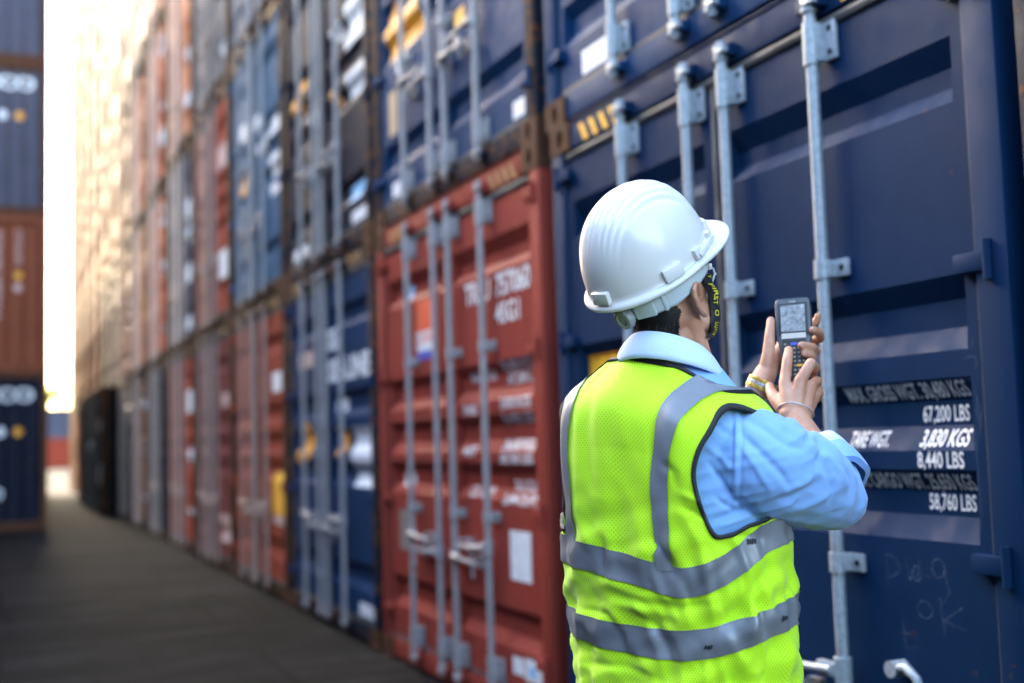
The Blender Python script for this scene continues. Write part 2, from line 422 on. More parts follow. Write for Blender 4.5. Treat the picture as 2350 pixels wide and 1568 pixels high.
def words(parent, s, yl, yr, z0, h, m=None, bold=.012, name='lettering'):
    vs, fs = text2d(s, h, abs(yr-yl), bold)
    return on_door(name, vs, fs, -yl, z0, m or LETTER, parent, .0022)
P, Y0, XW = 2.54, 4.5784, 2.1591
def ycell(i): return Y0+(i+.5)*P
def container(i, t, pm, label, detail, sill=None, fwd=0.0):
    root = empty('shipping_container', (XW-fwd, ycell(i)-(.04 if (i, t) == (-1, 0) else 0), t*CH+.001))
    tag(root, label, 'container', 'shipping containers stacked in the long wall')
    ob('frame', FRAME_N if detail > 1 else FRAME_F, pm if sill is None else sill, root)
    ob('body', BODY, pm, root)
    for s in (1, -1):
        d = ob('door', DOOR_M[s], pm, root)
        if detail > 1:
            for z in (2.37, 1.675, .95, .30): ob('hinge', HNG[s], pm, d, (0, 0, z))
    if detail > 0: ob('gasket', GASKM, GASK, root)
    rm_ = GASK if pm == BLACKP else GALV if i < 0 else GALV2 if i < 2 or pm == TEAL or (i < 4 and pm in (INDIGO, SLATE)) else RODB if i > 8 else GALV_GLOW if t > 0 and 3 < i < 7 else GALV_WARM
    for k, y in enumerate(RODY if i < 1 else (.60, .15, -.045, -.50)):
        r = ob('lock_rod', ROD, rm_, root, (0, y, 0))
        sg = -1 if k in (0, 2) else -1
        if detail > 1 and i < 1:
            for z, kk in ((2.39, 'tall'), (.20, 'tall'), (1.735, 'low'), (.915, 'low')):
                if k == 1 and kk == 'low': continue
                bo = ob('bracket', BRK[sg, kk], rm_, r, (0, 0, z)); ob('bolt', BLT[sg, kk], HOLE, r, (0, 0, z))
        if detail > 0:
            hs = {0: -1, 1: 1, 2: -1, 3: 1}[k]
            ob('handle', HAND[hs], rm_, r, (0, 0, (.77 if k in (0, 3) else .70)-(.15 if (i, t) == (-1, 0) else 0)))
    if detail > 1:
        for key, me in CAST.items():
            c = ob('corner_casting', me, RUST if (i, t) != (-1, 0) else RUST, root)
    if detail > 0:
        for s in (1, -1): ob('hazard_stripe', STRIPE[s], YELLOW_D if (i, t) == (-1, 0) else HAZ_D, root)
    return root
# ---------------------------------------------------------------- the long wall of containers
def in_frame(i, t, pad=.02):
    pts = []
    for k in range(9):
        for z in (0, .5, 1):
            p = Vector((XW, ycell(i)-HW+CW*k/8, (t+z)*CH-CAM_H)); d = p.dot(Fv)
            if d < .05: continue
            x = .5+p.dot(Rv)/d*FPX/2350; y = p.dot(Uv)/d*FPX/2350
            pts.append(-pad < x < 1+pad and abs(y) < 784/2350+pad)
    return any(pts)
ORD = ['first', 'second', 'third', 'fourth', 'fifth', 'sixth', 'seventh', 'eighth', 'ninth', 'tenth', 'eleventh', 'twelfth', 'thirteenth', 'fourteenth', 'fifteenth', 'sixteenth', 'seventeenth']
TIER = ['ground tier', 'second tier', 'third tier', 'fourth tier', 'fifth tier', 'sixth tier', 'seventh tier', 'eighth tier']
CN = {NAVY: 'blue', NAVY_SHADE: 'shaded blue', RUSTO: 'rust orange', NAVY2: 'navy blue', INDIGO: 'dark navy', RED: 'brick red', RED2: 'rust red', MAROON: 'maroon', ORANGE: 'orange', ORANGE2: 'pale orange', TEAL: 'teal blue', CREAM: 'cream', TAN: 'tan', GREYP: 'grey', SLATE: 'slate grey', BLACKP: 'black', OLIVE: 'olive grey'}
PLAN = {
 -2: [INDIGO, INDIGO], -1: [NAVY_SHADE, NAVY], 0: [RED, NAVY], 1: [NAVY2, INDIGO, INDIGO], 2: [RED2, TEAL, SLATE],
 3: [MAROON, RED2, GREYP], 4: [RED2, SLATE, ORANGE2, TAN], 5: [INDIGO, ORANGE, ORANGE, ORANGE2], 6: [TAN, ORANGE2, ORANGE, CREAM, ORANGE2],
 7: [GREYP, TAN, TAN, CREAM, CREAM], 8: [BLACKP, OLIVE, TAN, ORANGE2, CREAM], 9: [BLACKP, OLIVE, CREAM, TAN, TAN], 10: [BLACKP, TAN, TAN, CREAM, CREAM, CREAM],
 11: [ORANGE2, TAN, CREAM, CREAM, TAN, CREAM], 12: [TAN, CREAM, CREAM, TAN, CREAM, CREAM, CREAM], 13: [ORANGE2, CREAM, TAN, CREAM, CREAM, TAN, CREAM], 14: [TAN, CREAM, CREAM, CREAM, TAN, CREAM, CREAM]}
SPECIAL = {
 (-2, 0): 'dark container whose edge shows at the far right behind the blue one',
 (-1, 0): 'blue container on the ground that the worker faces, lettered MAX. GROSS WGT. 30,480 KGS',
 (-1, 1): 'blue container with rust streaked sill stacked right above the one the worker faces',
 (0, 0): 'brick red container on the ground left of the worker, lettered TRLU 757060 3',
 (0, 1): 'blue container with an orange sticker, stacked on the lettered brick red container',
 (1, 0): 'navy blue container with two lines of big white capitals, left of the brick red one',
 (1, 1): 'dark navy container with two big white panels, above the one lettered in big white capitals',
 (2, 1): 'teal blue container with white blotches, on the second tier',
 (8, 0): 'black container standing forward of the wall, nearest of the three black ones',
 (9, 0): 'black container standing forward of the wall, middle of the three black ones',
 (10, 0): 'black container standing forward of the wall, farthest of the three black ones'}
CT = {}
for i, lst in PLAN.items():
    top = max([t for t in range(8) if in_frame(i, t)], default=0)
    for t in range(top+1):
        pm = lst[t] if t < len(lst) else lst[-1]
        lab = SPECIAL.get((i, t), f'{CN[pm]} sun-blocking container on the {TIER[t]} of the {ORD[i+2]} stack from the near end')
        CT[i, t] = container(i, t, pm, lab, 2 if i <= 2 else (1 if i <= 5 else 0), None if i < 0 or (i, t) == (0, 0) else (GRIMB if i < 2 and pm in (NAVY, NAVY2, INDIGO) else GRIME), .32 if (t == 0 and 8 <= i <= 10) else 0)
# markings on the container the worker faces
c = CT[-1, 0]
words(c, 'MAX. GROSS WGT. 30,480 KGS', -0.579, -1.033, 1.356, .040, bold=.016)
words(c, '67,200 LBS', -0.853, -1.015, 1.295, .040, bold=.016)
words(c, 'TARE WGT.', -0.584, -0.745, 1.232, .042, bold=.016); words(c, '3,830 KGS', -0.866, -1.033, 1.232, .042, bold=.016)
words(c, '8,440 LBS', -0.864, -1.025, 1.178, .040, bold=.016)
words(c, 'MAX. CARGO WGT. 25,650 KGS', -0.570, -1.033, 1.122, .040, bold=.016)
words(c, '58,760 LBS', -0.858, -1.019, 1.070, .040, bold=.016)
sticker(c, 1.04, .725, 1.44, 1.612, YELLOW_D, 'placard')
def chalk(parent, strokes, w=.005):
    for st in strokes:
        m_ = MB()
        for (y0, z0), (y1, z1) in zip(st[:-1], st[1:]):
            d = Vector((y1-y0, z1-z0)); L = d.length or 1e-6; n = Vector((-d.y, d.x))/L*w/2; e = d/L*w*.4
            m_.add([(surf(q.x, q.y)-.0016, q.x, q.y) for q in (Vector((y0, z0))+n-e, Vector((y1, z1))+n+e, Vector((y1, z1))-n+e, Vector((y0, z0))-n-e)], [(0, 1, 2, 3)])
        yield m_
def chalkmark(parent, strokes, w=.005):
    a = MB()
    for m_ in chalk(parent, strokes, w): a.add(m_.v, m_.f)
    ob('chalk_mark', a.mesh('chalk_mark'), CHALK, parent)
def arc(cy, cz, ry, rz, a0, a1, n=10): return [(cy+ry*math.cos(R(a0+(a1-a0)*k/n)), cz+rz*math.sin(R(a0+(a1-a0)*k/n))) for k in range(n+1)]
# chalk: y grows to the viewer's left, so shapes are written mirrored in y
def five(y, z, s): return [[(y-s*.5, z+s), (y+s*.35, z+s*.95), (y+s*.3, z+s*.45)], arc(y+s*.02, z+s*.2, -s*.4, s*.3, 130, -120)]
chalkmark(c, five(-1.058, 1.475, .05))
chalkmark(c, [arc(-1.066, 1.435, -.02, .016, 150, -30)+[(-1.045, 1.395), (-1.088, 1.397)]])
chalkmark(c, [[(-1.058, 1.375), (-1.06, 1.345), (-1.085, 1.352)], [(-1.075, 1.372), (-1.082, 1.305)]])
chalkmark(c, [[(-1.062, 1.285), (-1.07, 1.235)], [(-1.072, 1.32), (-1.092, 1.28)], [(-1.094, 1.33), (-1.076, 1.25)]])
chalkmark(c, [[(-.722, .94), (-.728, .86)], arc(-.728, .917, -.045, .03, 100, -90)])
chalkmark(c, [[(-.80, .935), (-.81, .885), (-.825, .91), (-.835, .885), (-.85, .94)], arc(-.835, .905, -.018, .02, 0, 360)])
chalkmark(c, [arc(-.915, .925, -.022, .024, -20, 340)+[(-.95, .87), (-.925, .835)], [(-.872, .90), (-.888, .90)]])
chalkmark(c, [arc(-.858, .815, -.028, .022, 0, 360), [(-.915, .85), (-.925, .76)], [(-.99, .835), (-.925, .795), (-1.0, .78)]])
chalkmark(c, [[(-.775, .78), (-.778, .705), (-.82, .715)], [(-.76, .745), (-.80, .745)]])
chalkmark(c, [arc(-1.07, 1.15, .004, .12, 90, -90), [(-1.064, 1.25), (-1.076, 1.05)]], .003)
m_ = MB(); m_.tube([(-.012, 0, 0), (-.02, -.05, .012), (-.022, -.09, -.01), (-.018, -.10, -.06)], [.014, .013, .012, .012], 10); m_.tube([(.019, .0, 0), (-.03, 0, 0)], .022, 12)
ob('latch_hook', smooth(m_.mesh('latch_hook'), 40), GALV, c, (0, -.77, .655))
c = CT[-1, 1]; sticker(c, .90, .675, .165, .262, WHITE_D, 'placard')
c = CT[0, 0]
words(c, 'TRLU', -.249, -.581, 1.965, .105, bold=.02); words(c, '757060', -.659, -1.060, 1.965, .105, bold=.02); words(c, '3', -1.085, -1.120, 1.965, .105, bold=.02)
words(c, '45G1', -.648, -.930, 1.835, .095, bold=.02)
for s_, yl, yr, z in (('MAX. GROSS', -.219, -.555, 1.575), ('30,480 KGS', -.657, -1.03, 1.605), ('67,200 LBS', -.69, -1.06, 1.545), ('TARE', -.176, -.37, 1.412), ('3,830 KGS', -.671, -1.02, 1.43), ('8,440 LBS', -.67, -1.04, 1.358),
                      ('NET', -.16, -.34, 1.205), ('26,650 KGS', -.656, -1.03, 1.235), ('58,760 LBS', -.652, -1.03, 1.17), ('CU. CAP.', -.208, -.53, 1.005), ('76.3 CU.M.', -.74, -1.06, 1.045), ('2,694 CU.FT.', -.664, -1.06, .98)):
    words(c, s_, yl, yr, z, .048)
sticker(c, -.743, -.98, .637, .863, WHITE_D, 'placard'); sticker(c, .53, .235, 1.90, 2.077, REDO_D, 'sticker'); sticker(c, .53, .235, 1.83, 1.90, WHITE_D, 'sticker'); sticker(c, .53, .235, 1.742, 1.79, BLUE_D, 'sticker'); sticker(c, .53, .235, 1.79, 1.83, WHITE_D, 'sticker')
words(c, 'LINE', .50, .26, 1.835, .055, REDO_D)
sticker(c, .79, .66, 2.1, 2.2, LBLUE_D); sticker(c, .89, .70, 1.03, 1.10, WHITE_D); sticker(c, .916, .74, .658, .89, GREY_D, 'placard')
sticker(c, -.735, -.86, .21, .29, WHITE_D); sticker(c, -.875, -1.06, .20, .30, WHITE_D); sticker(c, -.92, -1.0, .225, .265, LBLUE_D, 'sticker', .0032)
c = CT[0, 1]
m_ = [(0, 0), (.62, .0), (.60, .24), (.46, .34), (.30, .22), (.14, .36), (-.02, .30)]
on_door('sticker', m_, [tuple(range(7))], -.99, 1.02, ORANGE_D, c)
sticker(c, .79, .60, .90, .99, WHITE_D); sticker(c, .95, .80, .55, .82, TAN_D, 'placard'); sticker(c, -.20, -.34, .85, .93, YELLOW_D); sticker(c, -.929, -1.06, .165, .245, WHITE_D, 'placard'); sticker(c, .91, .62, .165, .25, WHITE_D, 'placard')
c = CT[1, 0]
words(c, 'SEA', -.02, -.42, 1.965, .135, WHITE_D, .045); words(c, 'SEALINE', -.02, -1.08, 1.735, .145, WHITE_D, .05)
sticker(c, .90, .42, 1.88, 2.0, PINK_D); sticker(c, -.10, -.42, 1.515, 1.595, WHITE_D); sticker(c, -.584, -1.08, 1.12, 1.40, WHITE_D, 'placard'); sticker(c, -.63, -1.08, 1.0, 1.09, WHITE_D, 'placard')
on_door('sticker', [(0, 0), (.45, .06), (.5, .3), (.3, .36), (.1, .24)], [(0, 1, 2, 3, 4)], -1.02, 1.12, ORANGE_D, c); sticker(c, -.20, -.43, 1.2, 1.4, ORANGE_D); sticker(c, -.73, -1.05, .165, .25, WHITE_D)
c = CT[1, 1]
sticker(c, -.62, -1.08, 1.40, 1.72, WHITE_D, 'placard'); sticker(c, -.62, -1.08, 1.06, 1.22, WHITE_D, 'placard'); sticker(c, -.2, -.5, 1.57, 1.67, WHITE_D); sticker(c, 1.0, .66, 1.34, 1.6, ORANGE_D); sticker(c, -.23, -.42, 1.1, 1.22, ORANGE_D)
sticker(c, .42, .16, 1.12, 1.2, WHITE_D); sticker(c, -.6, -1.0, .33, .45, LBLUE_D); sticker(c, -.72, -1.07, .17, .25, WHITE_D); sticker(c, 1.0, .5, .165, .25, WHITE_D)
c = CT[2, 1]
sticker(c, -.62, -1.08, 1.42, 1.60, WHITE_D); sticker(c, -.1, -.5, 1.35, 1.5, WHITE_D); sticker(c, -.62, -1.08, 1.06, 1.24, WHITE_D); sticker(c, -.7, -1.08, .88, .97, WHITE_D); sticker(c, .75, .25, 1.15, 1.36, ORANGE_D); sticker(c, .9, .3, 1.7, 1.85, WHITE_D); sticker(c, .5, -.4, 1.62, 1.76, WHITE_D)
c = CT[2, 0]; sticker(c, -.60, -1.08, .70, 1.06, YELLOW_D); sticker(c, -.63, -1.0, 1.75, 1.92, WHITE_D); sticker(c, -.62, -1.05, .62, .69, PINK_D)
c = CT[3, 0]; sticker(c, -.5, -1.06, .30, .58, PINK_D); sticker(c, -.62, -1.02, 1.72, 1.86, PINK_D)
c = CT[3, 1]; sticker(c, -.55, -1.05, .5, .8, WHITE_D); sticker(c, -.5, -1.0, 1.7, 1.95, PINK_D)
c = CT[4, 1]; sticker(c, -.60, -1.08, 1.31, 1.85, WHITE_D); sticker(c, -.60, -1.08, .8, 1.08, WHITE_D); sticker(c, -.6, -1.0, .2, .4, WHITE_D)
c = CT[6, 1]; sticker(c, -.55, -1.08, .9, 1.35, ORANGE_D)
c = CT[9, 0]; words(c, 'LINE', .8, -1.05, 1.28, .24, WHITE_D, .05)
c = CT[8, 0]; sticker(c, -.3, -1.05, .62, 1.05, WHITE_D, 'placard'); words(c, 'SEA', .5, -1.0, 1.72, .22, WHITE_D, .05)
for (i, t), col in {(5, 1): WHITE_D, (5, 2): WHITE_D, (4, 0): WHITE_D, (7, 1): WHITE_D, (3, 2): WHITE_D, (4, 2): WHITE_D, (6, 0): WHITE_D}.items():
    if (i, t) in CT:
        rr = random.Random(i*10+t)
        for k in range(3):
            z = .3+k*.7+rr.random()*.3; sticker(CT[i, t], -.55-rr.random()*.1, -1.05, z, z+.1+rr.random()*.2, col)
# ---------------------------------------------------------------- the stack across the lane: blind corrugated ends
LZ = 1.038
EY = []; y = -HW+.1
while y < HW-.12: EY += [(y, 0), (y+.09, 0), (y+.13, .036), (y+.22, .036)]; y += .26
EY.append((HW-.09, 0))
def endx(y):
    for (a, d0), (b_, d1) in zip(EY[:-1], EY[1:]):
        if a <= y <= b_: return CL-.03-(d0+(d1-d0)*(y-a)/max(1e-6, b_-a))
    return CL-.03
def on_end(name, vs2, fs, yr, z0, m, parent):
    """painted on the corrugated end; yr = position of the right edge, u runs left to right"""
    w = max(u for u, v_ in vs2)
    bm = bmesh.new(); V = [bm.verts.new((0, yr-w+u, z0+v_)) for u, v_ in vs2]
    for f in fs:
        try: bm.faces.new([V[i] for i in f])
        except ValueError: pass
    for y, d in EY: bmesh.ops.bisect_plane(bm, geom=bm.verts[:]+bm.edges[:]+bm.faces[:], plane_co=(0, y, 0), plane_no=(0, 1, 0))
    for v in bm.verts: v.co.x = endx(v.co.y)+.003
    me = bpy.data.meshes.new(name); bm.to_mesh(me); bm.free(); return ob(name, me, m, parent)
def disc(r, n=20): return [(r+r*math.cos(2*math.pi*k/n), r*math.sin(2*math.pi*k/n)) for k in range(n)], [tuple(range(n))]
m_ = MB()
for s in (1, -1):
    y0, y1 = sorted((s*(HW-.105), s*(HW+.004))); m_.box(CL-.12, CL+.006, y0, y1, 0, CH, .008)
POST_E = m_.mesh('corner_post')
m_ = MB(); m_.box(CL-.09, CL+.002, -HW+.106, HW-.106, .002, .14, .006); RAIL_E = m_.mesh('end_rail')
m_ = MB(); m_.box(CL-.09, CL+.002, -HW+.106, HW-.106, CH-.12, CH-.002, .006); RAIL_T = m_.mesh('end_rail')
XL = .744-HW
for t, (pm, lab) in enumerate(((INDIGO, 'dark navy container with blind corrugated end at the bottom of the left stack'), (RUSTO, 'orange container with vertical white lettering, second tier of the left stack'),
                               (SLATE, 'grey blue container with white lettering and two round emblems, third tier at left'), (SLATE, 'grey blue container at the top left corner, above the lettered grey blue one'))):
    root = empty('shipping_container', (XL, 21.72+CL, t*CH*LZ+.001)); root.rotation_euler = (0, 0, -math.pi/2); root.scale = (1, 1, LZ)
    tag(root, lab, 'container', 'containers stacked across the lane')
    ob('body', BODY, pm, root); ob('corner_post', POST_E, RUST if t != 1 else RUSTO, root); ob('end_rail', RAIL_E, RUST if t != 1 else RUSTO, root); ob('end_rail', RAIL_T, RUST if t != 1 else RUSTO, root)
    if t != 1:
        vs, fs = text2d('COSCO', .21, 1.35, .04); on_end('lettering', vs, fs, HW-.22, 2.10 if t == 0 else 2.14, WHITE_D, root)
        dz = 1.60 if t == 0 else 1.68
        on_end('emblem', *disc(.075), HW-.36-.03, dz, ORANGE_D, root); on_end('emblem', *disc(.08), HW-.66, dz, WHITE_D, root)
        if t == 0: vs, fs = text2d('40', .17, .3, .03); on_end('lettering', vs, fs, HW-.70, .52, WHITE_D, root)
    else:
        for yr, z1, s_, L in ((HW-.74, 2.32, 'SUPER HEAVY', 1.5), (HW-.42, 2.35, 'CAUTION', .58)):
            vs, fs = text2d(s_, .09, L, .02); vs = [(.09-v_, -u) for u, v_ in vs]; vs = [(max(0, a), b_) for a, b_ in vs]
            on_end('lettering', vs, fs, yr, z1, PINK_D, root)
        on_end('emblem', *disc(.06), HW-.41, 1.58, YELLOW_D, root); on_end('emblem', *disc(.07), HW-.41, 1.38, PINK_D, root)
for cx in (0, 1, 2):  # unseen columns, added and sized to keep sun off the near wall
    for t in range(4 if cx == 0 else 0, 4 if cx == 0 else 5):
        root = empty('shipping_container', (XL-cx*2.54, 21.72+CL, t*CH*LZ+.001)); root.rotation_euler = (0, 0, -math.pi/2); root.scale = (1, 1, LZ)
        pm = (RED2, NAVY2, ORANGE, GREYP)[(t+cx*2) % 4]
        tag(root, f'{CN[pm]} sun-blocking container on the {TIER[t]} of the left stack, {("in its right column", "in its middle column", "in its left column")[cx]}', 'container', 'unseen containers added to block the sun')
        ob('body', BODY, pm, root); ob('corner_post', POST_E, RUST, root); ob('end_rail', RAIL_E, RUST, root); ob('end_rail', RAIL_T, RUST, root)
for k, (pm, lab) in enumerate(((GREYP, 'unseen grey sun-shading container behind the left stack, on the ground'), (TAN, 'unseen tan sun-shading container behind the left stack, on top of the grey one'))):
    for j in range(2):  # unseen, added to shade the lane and the lower far wall
        root = empty('shipping_container', (XL-.05, 29.2+CL+j*6.6, k*CH+.001)); root.rotation_euler = (0, 0, -math.pi/2)
        tag(root, lab+(' nearer pair' if j == 0 else ' farther pair'), 'container', 'unseen containers added behind the left stack to shade the wall')
        ob('body', BODY, pm, root); ob('corner_post', POST_E, RUST, root)
# ---------------------------------------------------------------- far end of the lane
m_ = MB(); L2 = 12.19; n = int(L2/.28)
xs = [(k*.28+a, d) for k in range(n) for a, d in ((.12, 0), (.18, 0), (.24, .04), (.34, .04))]
vs = []; fs = []
for x, d in xs: vs += [(x, d, .16), (x, d, CH-.12)]
for i in range(len(xs)-1): fs.append((2*i, 2*i+2, 2*i+3, 2*i+1))
m_.add(vs, fs); m_.box(0, L2, .08, 2.43, .02, CH-.02)
for x in (0, L2-.12): m_.box(x, x+.12, -.005, .079, .0, CH)
m_.box(.12, L2-.12, -.003, .079, .004, .159); m_.box(.12, L2-.12, -.003, .079, CH-.119, CH-.004)
LONG = m_.mesh('body')
for k in range(3):  # unseen row left of the camera, tier counts chosen to shape the skylight
    for t in range((2, 2, 3)[k]):
        pm = (NAVY2, RED2, SLATE, GREYP, MAROON, TEAL)[(k*2+t) % 6]
        root = empty('shipping_container', (-3.6, -20.2+12.4*k, t*CH+.001)); root.rotation_euler = (0, 0, math.pi/2)
        tag(root, f'long {CN[pm]} light-blocking container, {TIER[t]} of the {("rear", "middle", "front")[k]} stack left of the lane', 'container', 'unseen long containers added to narrow the skylight')
        ob('body', LONG, pm, root)
for t, (pm, lab) in enumerate(((RED2, 'far red container lying across the end of the lane'), (SLATE, 'far slate blue container on top of the red one at the lane end'))):
    root = empty('shipping_container', (-3.5, 110.0, t*CH+.001)); tag(root, lab, 'container', 'containers closing the far end of the lane')
    ob('body', LONG, pm, root)
LEAF, nt, b = mat('leaves')
n_ = noisen(nt, objcoord(nt, rnd=False), .9, 3)
lk(nt, mixc(nt, ramp(nt, n_, .35, .65).outputs[0], (.06, .09, .015, 1), (.16, .20, .02, 1)), b.inputs['Base Color']); b.inputs['Roughness'].default_value = .6
tr = nt.nodes.new('ShaderNodeBsdfTranslucent'); tr.inputs[0].default_value = (.30, .36, .03, 1)
ms = nt.nodes.new('ShaderNodeMixShader'); ms.inputs[0].default_value = .45
lk(nt, b.outputs[0], ms.inputs[1]); lk(nt, tr.outputs[0], ms.inputs[2]); lk(nt, ms.outputs[0], nt.nodes['Material Output'].inputs[0])
BARK = plain('bark', (.09, .06, .04), .9)
def tree(x, y, h, w, label, seed):
    rr = random.Random(seed); root = empty('leafy_tree', (x, y, 0)); tag(root, label, 'tree', 'trees beyond the lane end')
    m_ = MB(); m_.tube([(0, 0, 0), (.1, .05, h*.3), (.0, .1, h*.62)], [.22, .16, .08], 10)
    for k in range(6):
        a = rr.random()*6.3; m_.tube([(.05, .05, h*(.3+.05*k)), (math.cos(a)*w*.35, math.sin(a)*w*.35, h*(.5+.06*k))], [.09, .03], 6)
    ob('trunk', m_.mesh('trunk'), BARK, root)
    m_ = MB(); cl = []
    for k in range(34):
        a = rr.random()*6.3; q = rr.random()**.5; z = rr.random()
        rad = w*(.25+.75*math.sin(math.pi*(.18+.75*z)))*.55*q; cl.append(Vector((math.cos(a)*rad, math.sin(a)*rad, h*(.28+.66*z))))
    for cc in cl:
        s = w*(.12+.08*rr.random())
        for k in range(110):
            d = Vector((rr.gauss(0, 1), rr.gauss(0, 1), rr.gauss(0, .8))).normalized()*s*(.4+.6*rr.random())
            p = cc+d; nn = Vector((rr.gauss(0, 1), rr.gauss(0, 1), rr.gauss(0, 1)+.6)).normalized(); t1 = nn.orthogonal().normalized(); t2 = nn.cross(t1); e = .10+.08*rr.random()
            m_.add([p-t1*e, p+t2*e*.5, p+t1*e, p-t2*e*.5], [(0, 1, 2, 3)])
    ob('crown', m_.mesh('crown'), LEAF, root)
tree(4.0, 119, 7.6, 6, 'yellow green tree above the far containers, nearer the left stack', 3)
tree(8.6, 122, 7.0, 6, 'yellow green tree above the far containers, nearer the long wall', 5)
# ---------------------------------------------------------------- the worker
Ah = Vector((math.cos(YAW), -math.sin(YAW), 0)); Bh = Vector((math.sin(YAW), math.cos(YAW), 0)); Zh = Vector((0, 0, 1))
def W3(a, b_, z): return Ah*a+Bh*b_+Zh*z
def pt(x, y, b_):
    """world point seen at photo position (x, y of the 2350 px wide view) at horizontal depth b_"""
    d = Fv+Rv*((x-1175)/FPX)+Uv*((784-y)/FPX)
    return d*(b_/d.dot(Bh))+Vector((0, 0, CAM_H))
def dirv(a, b_, z): return (Ah*a+Bh*b_+Zh*z).normalized()
BASE = W3(.305, 2.24, 0); BASE.z = 0
man = empty('person', BASE)
tag(man, 'worker in white hard hat and lime hi-vis vest seen from behind, raising a handheld scanner', 'person')
def fin(name, mb, m, parent=man, sm=40, root=BASE):
    me = mb if isinstance(mb, bpy.types.Mesh) else mb.mesh(name)
    me.transform(Matrix.Translation(-root))
    if sm is not None: smooth(me, sm)
    return ob(name, me, m, parent)
def voxel(mb, vs, sm_it=6, sm_f=.5):
    me = mb.mesh('tmp'); o = ob('tmp', me)
    r = o.modifiers.new('r', 'REMESH'); r.mode = 'VOXEL'; r.voxel_size = vs
    k = o.modifiers.new('s', 'SMOOTH'); k.iterations = sm_it; k.factor = sm_f
    dg = bpy.context.evaluated_depsgraph_get(); res = bpy.data.meshes.new_from_object(o.evaluated_get(dg))
    bpy.data.objects.remove(o); bpy.data.meshes.remove(me); res.materials.clear(); return res
# materials
SKIN, nt, b = mat('skin')
v = objcoord(nt, rnd=False); n1 = noisen(nt, v, 26, 5); n2 = noisen(nt, v, 420, 3)
lk(nt, mixc(nt, ramp(nt, n1, .3, .7).outputs[0], (.45, .20, .115, 1), (.60, .325, .215, 1)), b.inputs['Base Color'])
b.inputs['Roughness'].default_value = .5; b.inputs['Subsurface Weight'].default_value = .12; b.inputs['Subsurface Radius'].default_value = (1, .35, .2); b.inputs['Subsurface Scale'].default_value = .008
bump(nt, b, n2, .25, .0006)
HAIRM = plain('black_hair', (.010, .009, .0085), .62, 0, .4, 200, .3)
SHIRT, nt, b = mat('light_blue_cotton')
v = objcoord(nt, rnd=False); n1 = noisen(nt, v, 3, 4); n2 = noisen(nt, v, 900, 2)
lk(nt, mixc(nt, ramp(nt, n1, .3, .7).outputs[0], (.20, .39, .76, 1), (.25, .46, .85, 1)), b.inputs['Base Color'])
b.inputs['Roughness'].default_value = .85; b.inputs['Sheen Weight'].default_value = .25; bump(nt, b, n2, .25, .0006)
CUFFM = plain('pale_blue_lining', (.55, .68, .88), .85, 0, .05, 300, .2)
TROU = plain('dark_trousers', (.03, .032, .045), .85, 0, .2, 60, .3)
SHOE = plain('black_leather', (.02, .018, .016), .4, 0, .2, 60, .2)
TRIM = plain('black_binding', (.012, .013, .016), .7, 0, .3, 300, .3)
HELM, nt, b = mat('white_plastic')
v = objcoord(nt, rnd=False); n1 = noisen(nt, v, 55, 5, .7); n2 = noisen(nt, v, 7, 3)
c_ = mixc(nt, ramp(nt, n2, .35, .65).outputs[0], (.66, .645, .625, 1), (.71, .695, .675, 1))
lk(nt, mixc(nt, ramp(nt, n1, .695, .73).outputs[0], c_, (.36, .34, .31, 1)), b.inputs['Base Color'])
b.inputs['Roughness'].default_value = .28; b.inputs['Coat Weight'].default_value = .2
SUSP = plain('grey_plastic', (.50, .56, .58), .45, 0, .05, 40, .05)
KNOB = plain('dark_grey_plastic', (.28, .30, .32), .5, 0, .1, 40, .05)
VEST, nt, b = mat('lime_mesh_fabric')
uv = nt.nodes.new('ShaderNodeTexCoord'); sp = nt.nodes.new('ShaderNodeSeparateXYZ'); lk(nt, uv.outputs['UV'], sp.inputs[0])
def cosn(src, per):
    m1 = nd(nt, 'ShaderNodeMath', operation='MULTIPLY'); m1.inputs[1].default_value = 2*math.pi/per; lk(nt, src, m1.inputs[0])
    m2 = nd(nt, 'ShaderNodeMath', operation='COSINE'); lk(nt, m1.outputs[0], m2.inputs[0]); return m2.outputs[0]
mm = nd(nt, 'ShaderNodeMath', operation='MULTIPLY'); lk(nt, cosn(sp.outputs[0], .0068), mm.inputs[0]); lk(nt, cosn(sp.outputs[1], .0084), mm.inputs[1])
hole = ramp(nt, mm.outputs[0], .42, .72)
n1 = noisen(nt, objcoord(nt, rnd=False), 5, 4)
c_ = mixc(nt, ramp(nt, n1, .3, .7).outputs[0], (.50, .90, .003, 1), (.58, .95, .004, 1))
lk(nt, mixc(nt, hole.outputs[0], c_, (.30, .58, .002, 1)), b.inputs['Base Color'])
b.inputs['Roughness'].default_value = .75; b.inputs['Sheen Weight'].default_value = .2; bump(nt, b, mm.outputs[0], -.35, .0012)
BAND, nt, b = mat('reflective_tape')
n1 = noisen(nt, objcoord(nt, rnd=False), 9, 5); n2 = noisen(nt, objcoord(nt, rnd=False), 700, 2); n3 = noisen(nt, objcoord(nt, rnd=False), 22, 4)
c_ = mixc(nt, ramp(nt, n1, .3, .7).outputs[0], (.19, .205, .235, 1), (.26, .275, .305, 1))
sp2 = nt.nodes.new('ShaderNodeSeparateXYZ'); uv2 = nt.nodes.new('ShaderNodeTexCoord'); lk(nt, uv2.outputs['UV'], sp2.inputs[0])
edge = nd(nt, 'ShaderNodeMath', operation='COMPARE'); edge.inputs[1].default_value = .955; edge.inputs[2].default_value = .013; lk(nt, sp2.outputs[1], edge.inputs[0])
edge2 = nd(nt, 'ShaderNodeMath', operation='COMPARE'); edge2.inputs[1].default_value = .045; edge2.inputs[2].default_value = .013; lk(nt, sp2.outputs[1], edge2.inputs[0])
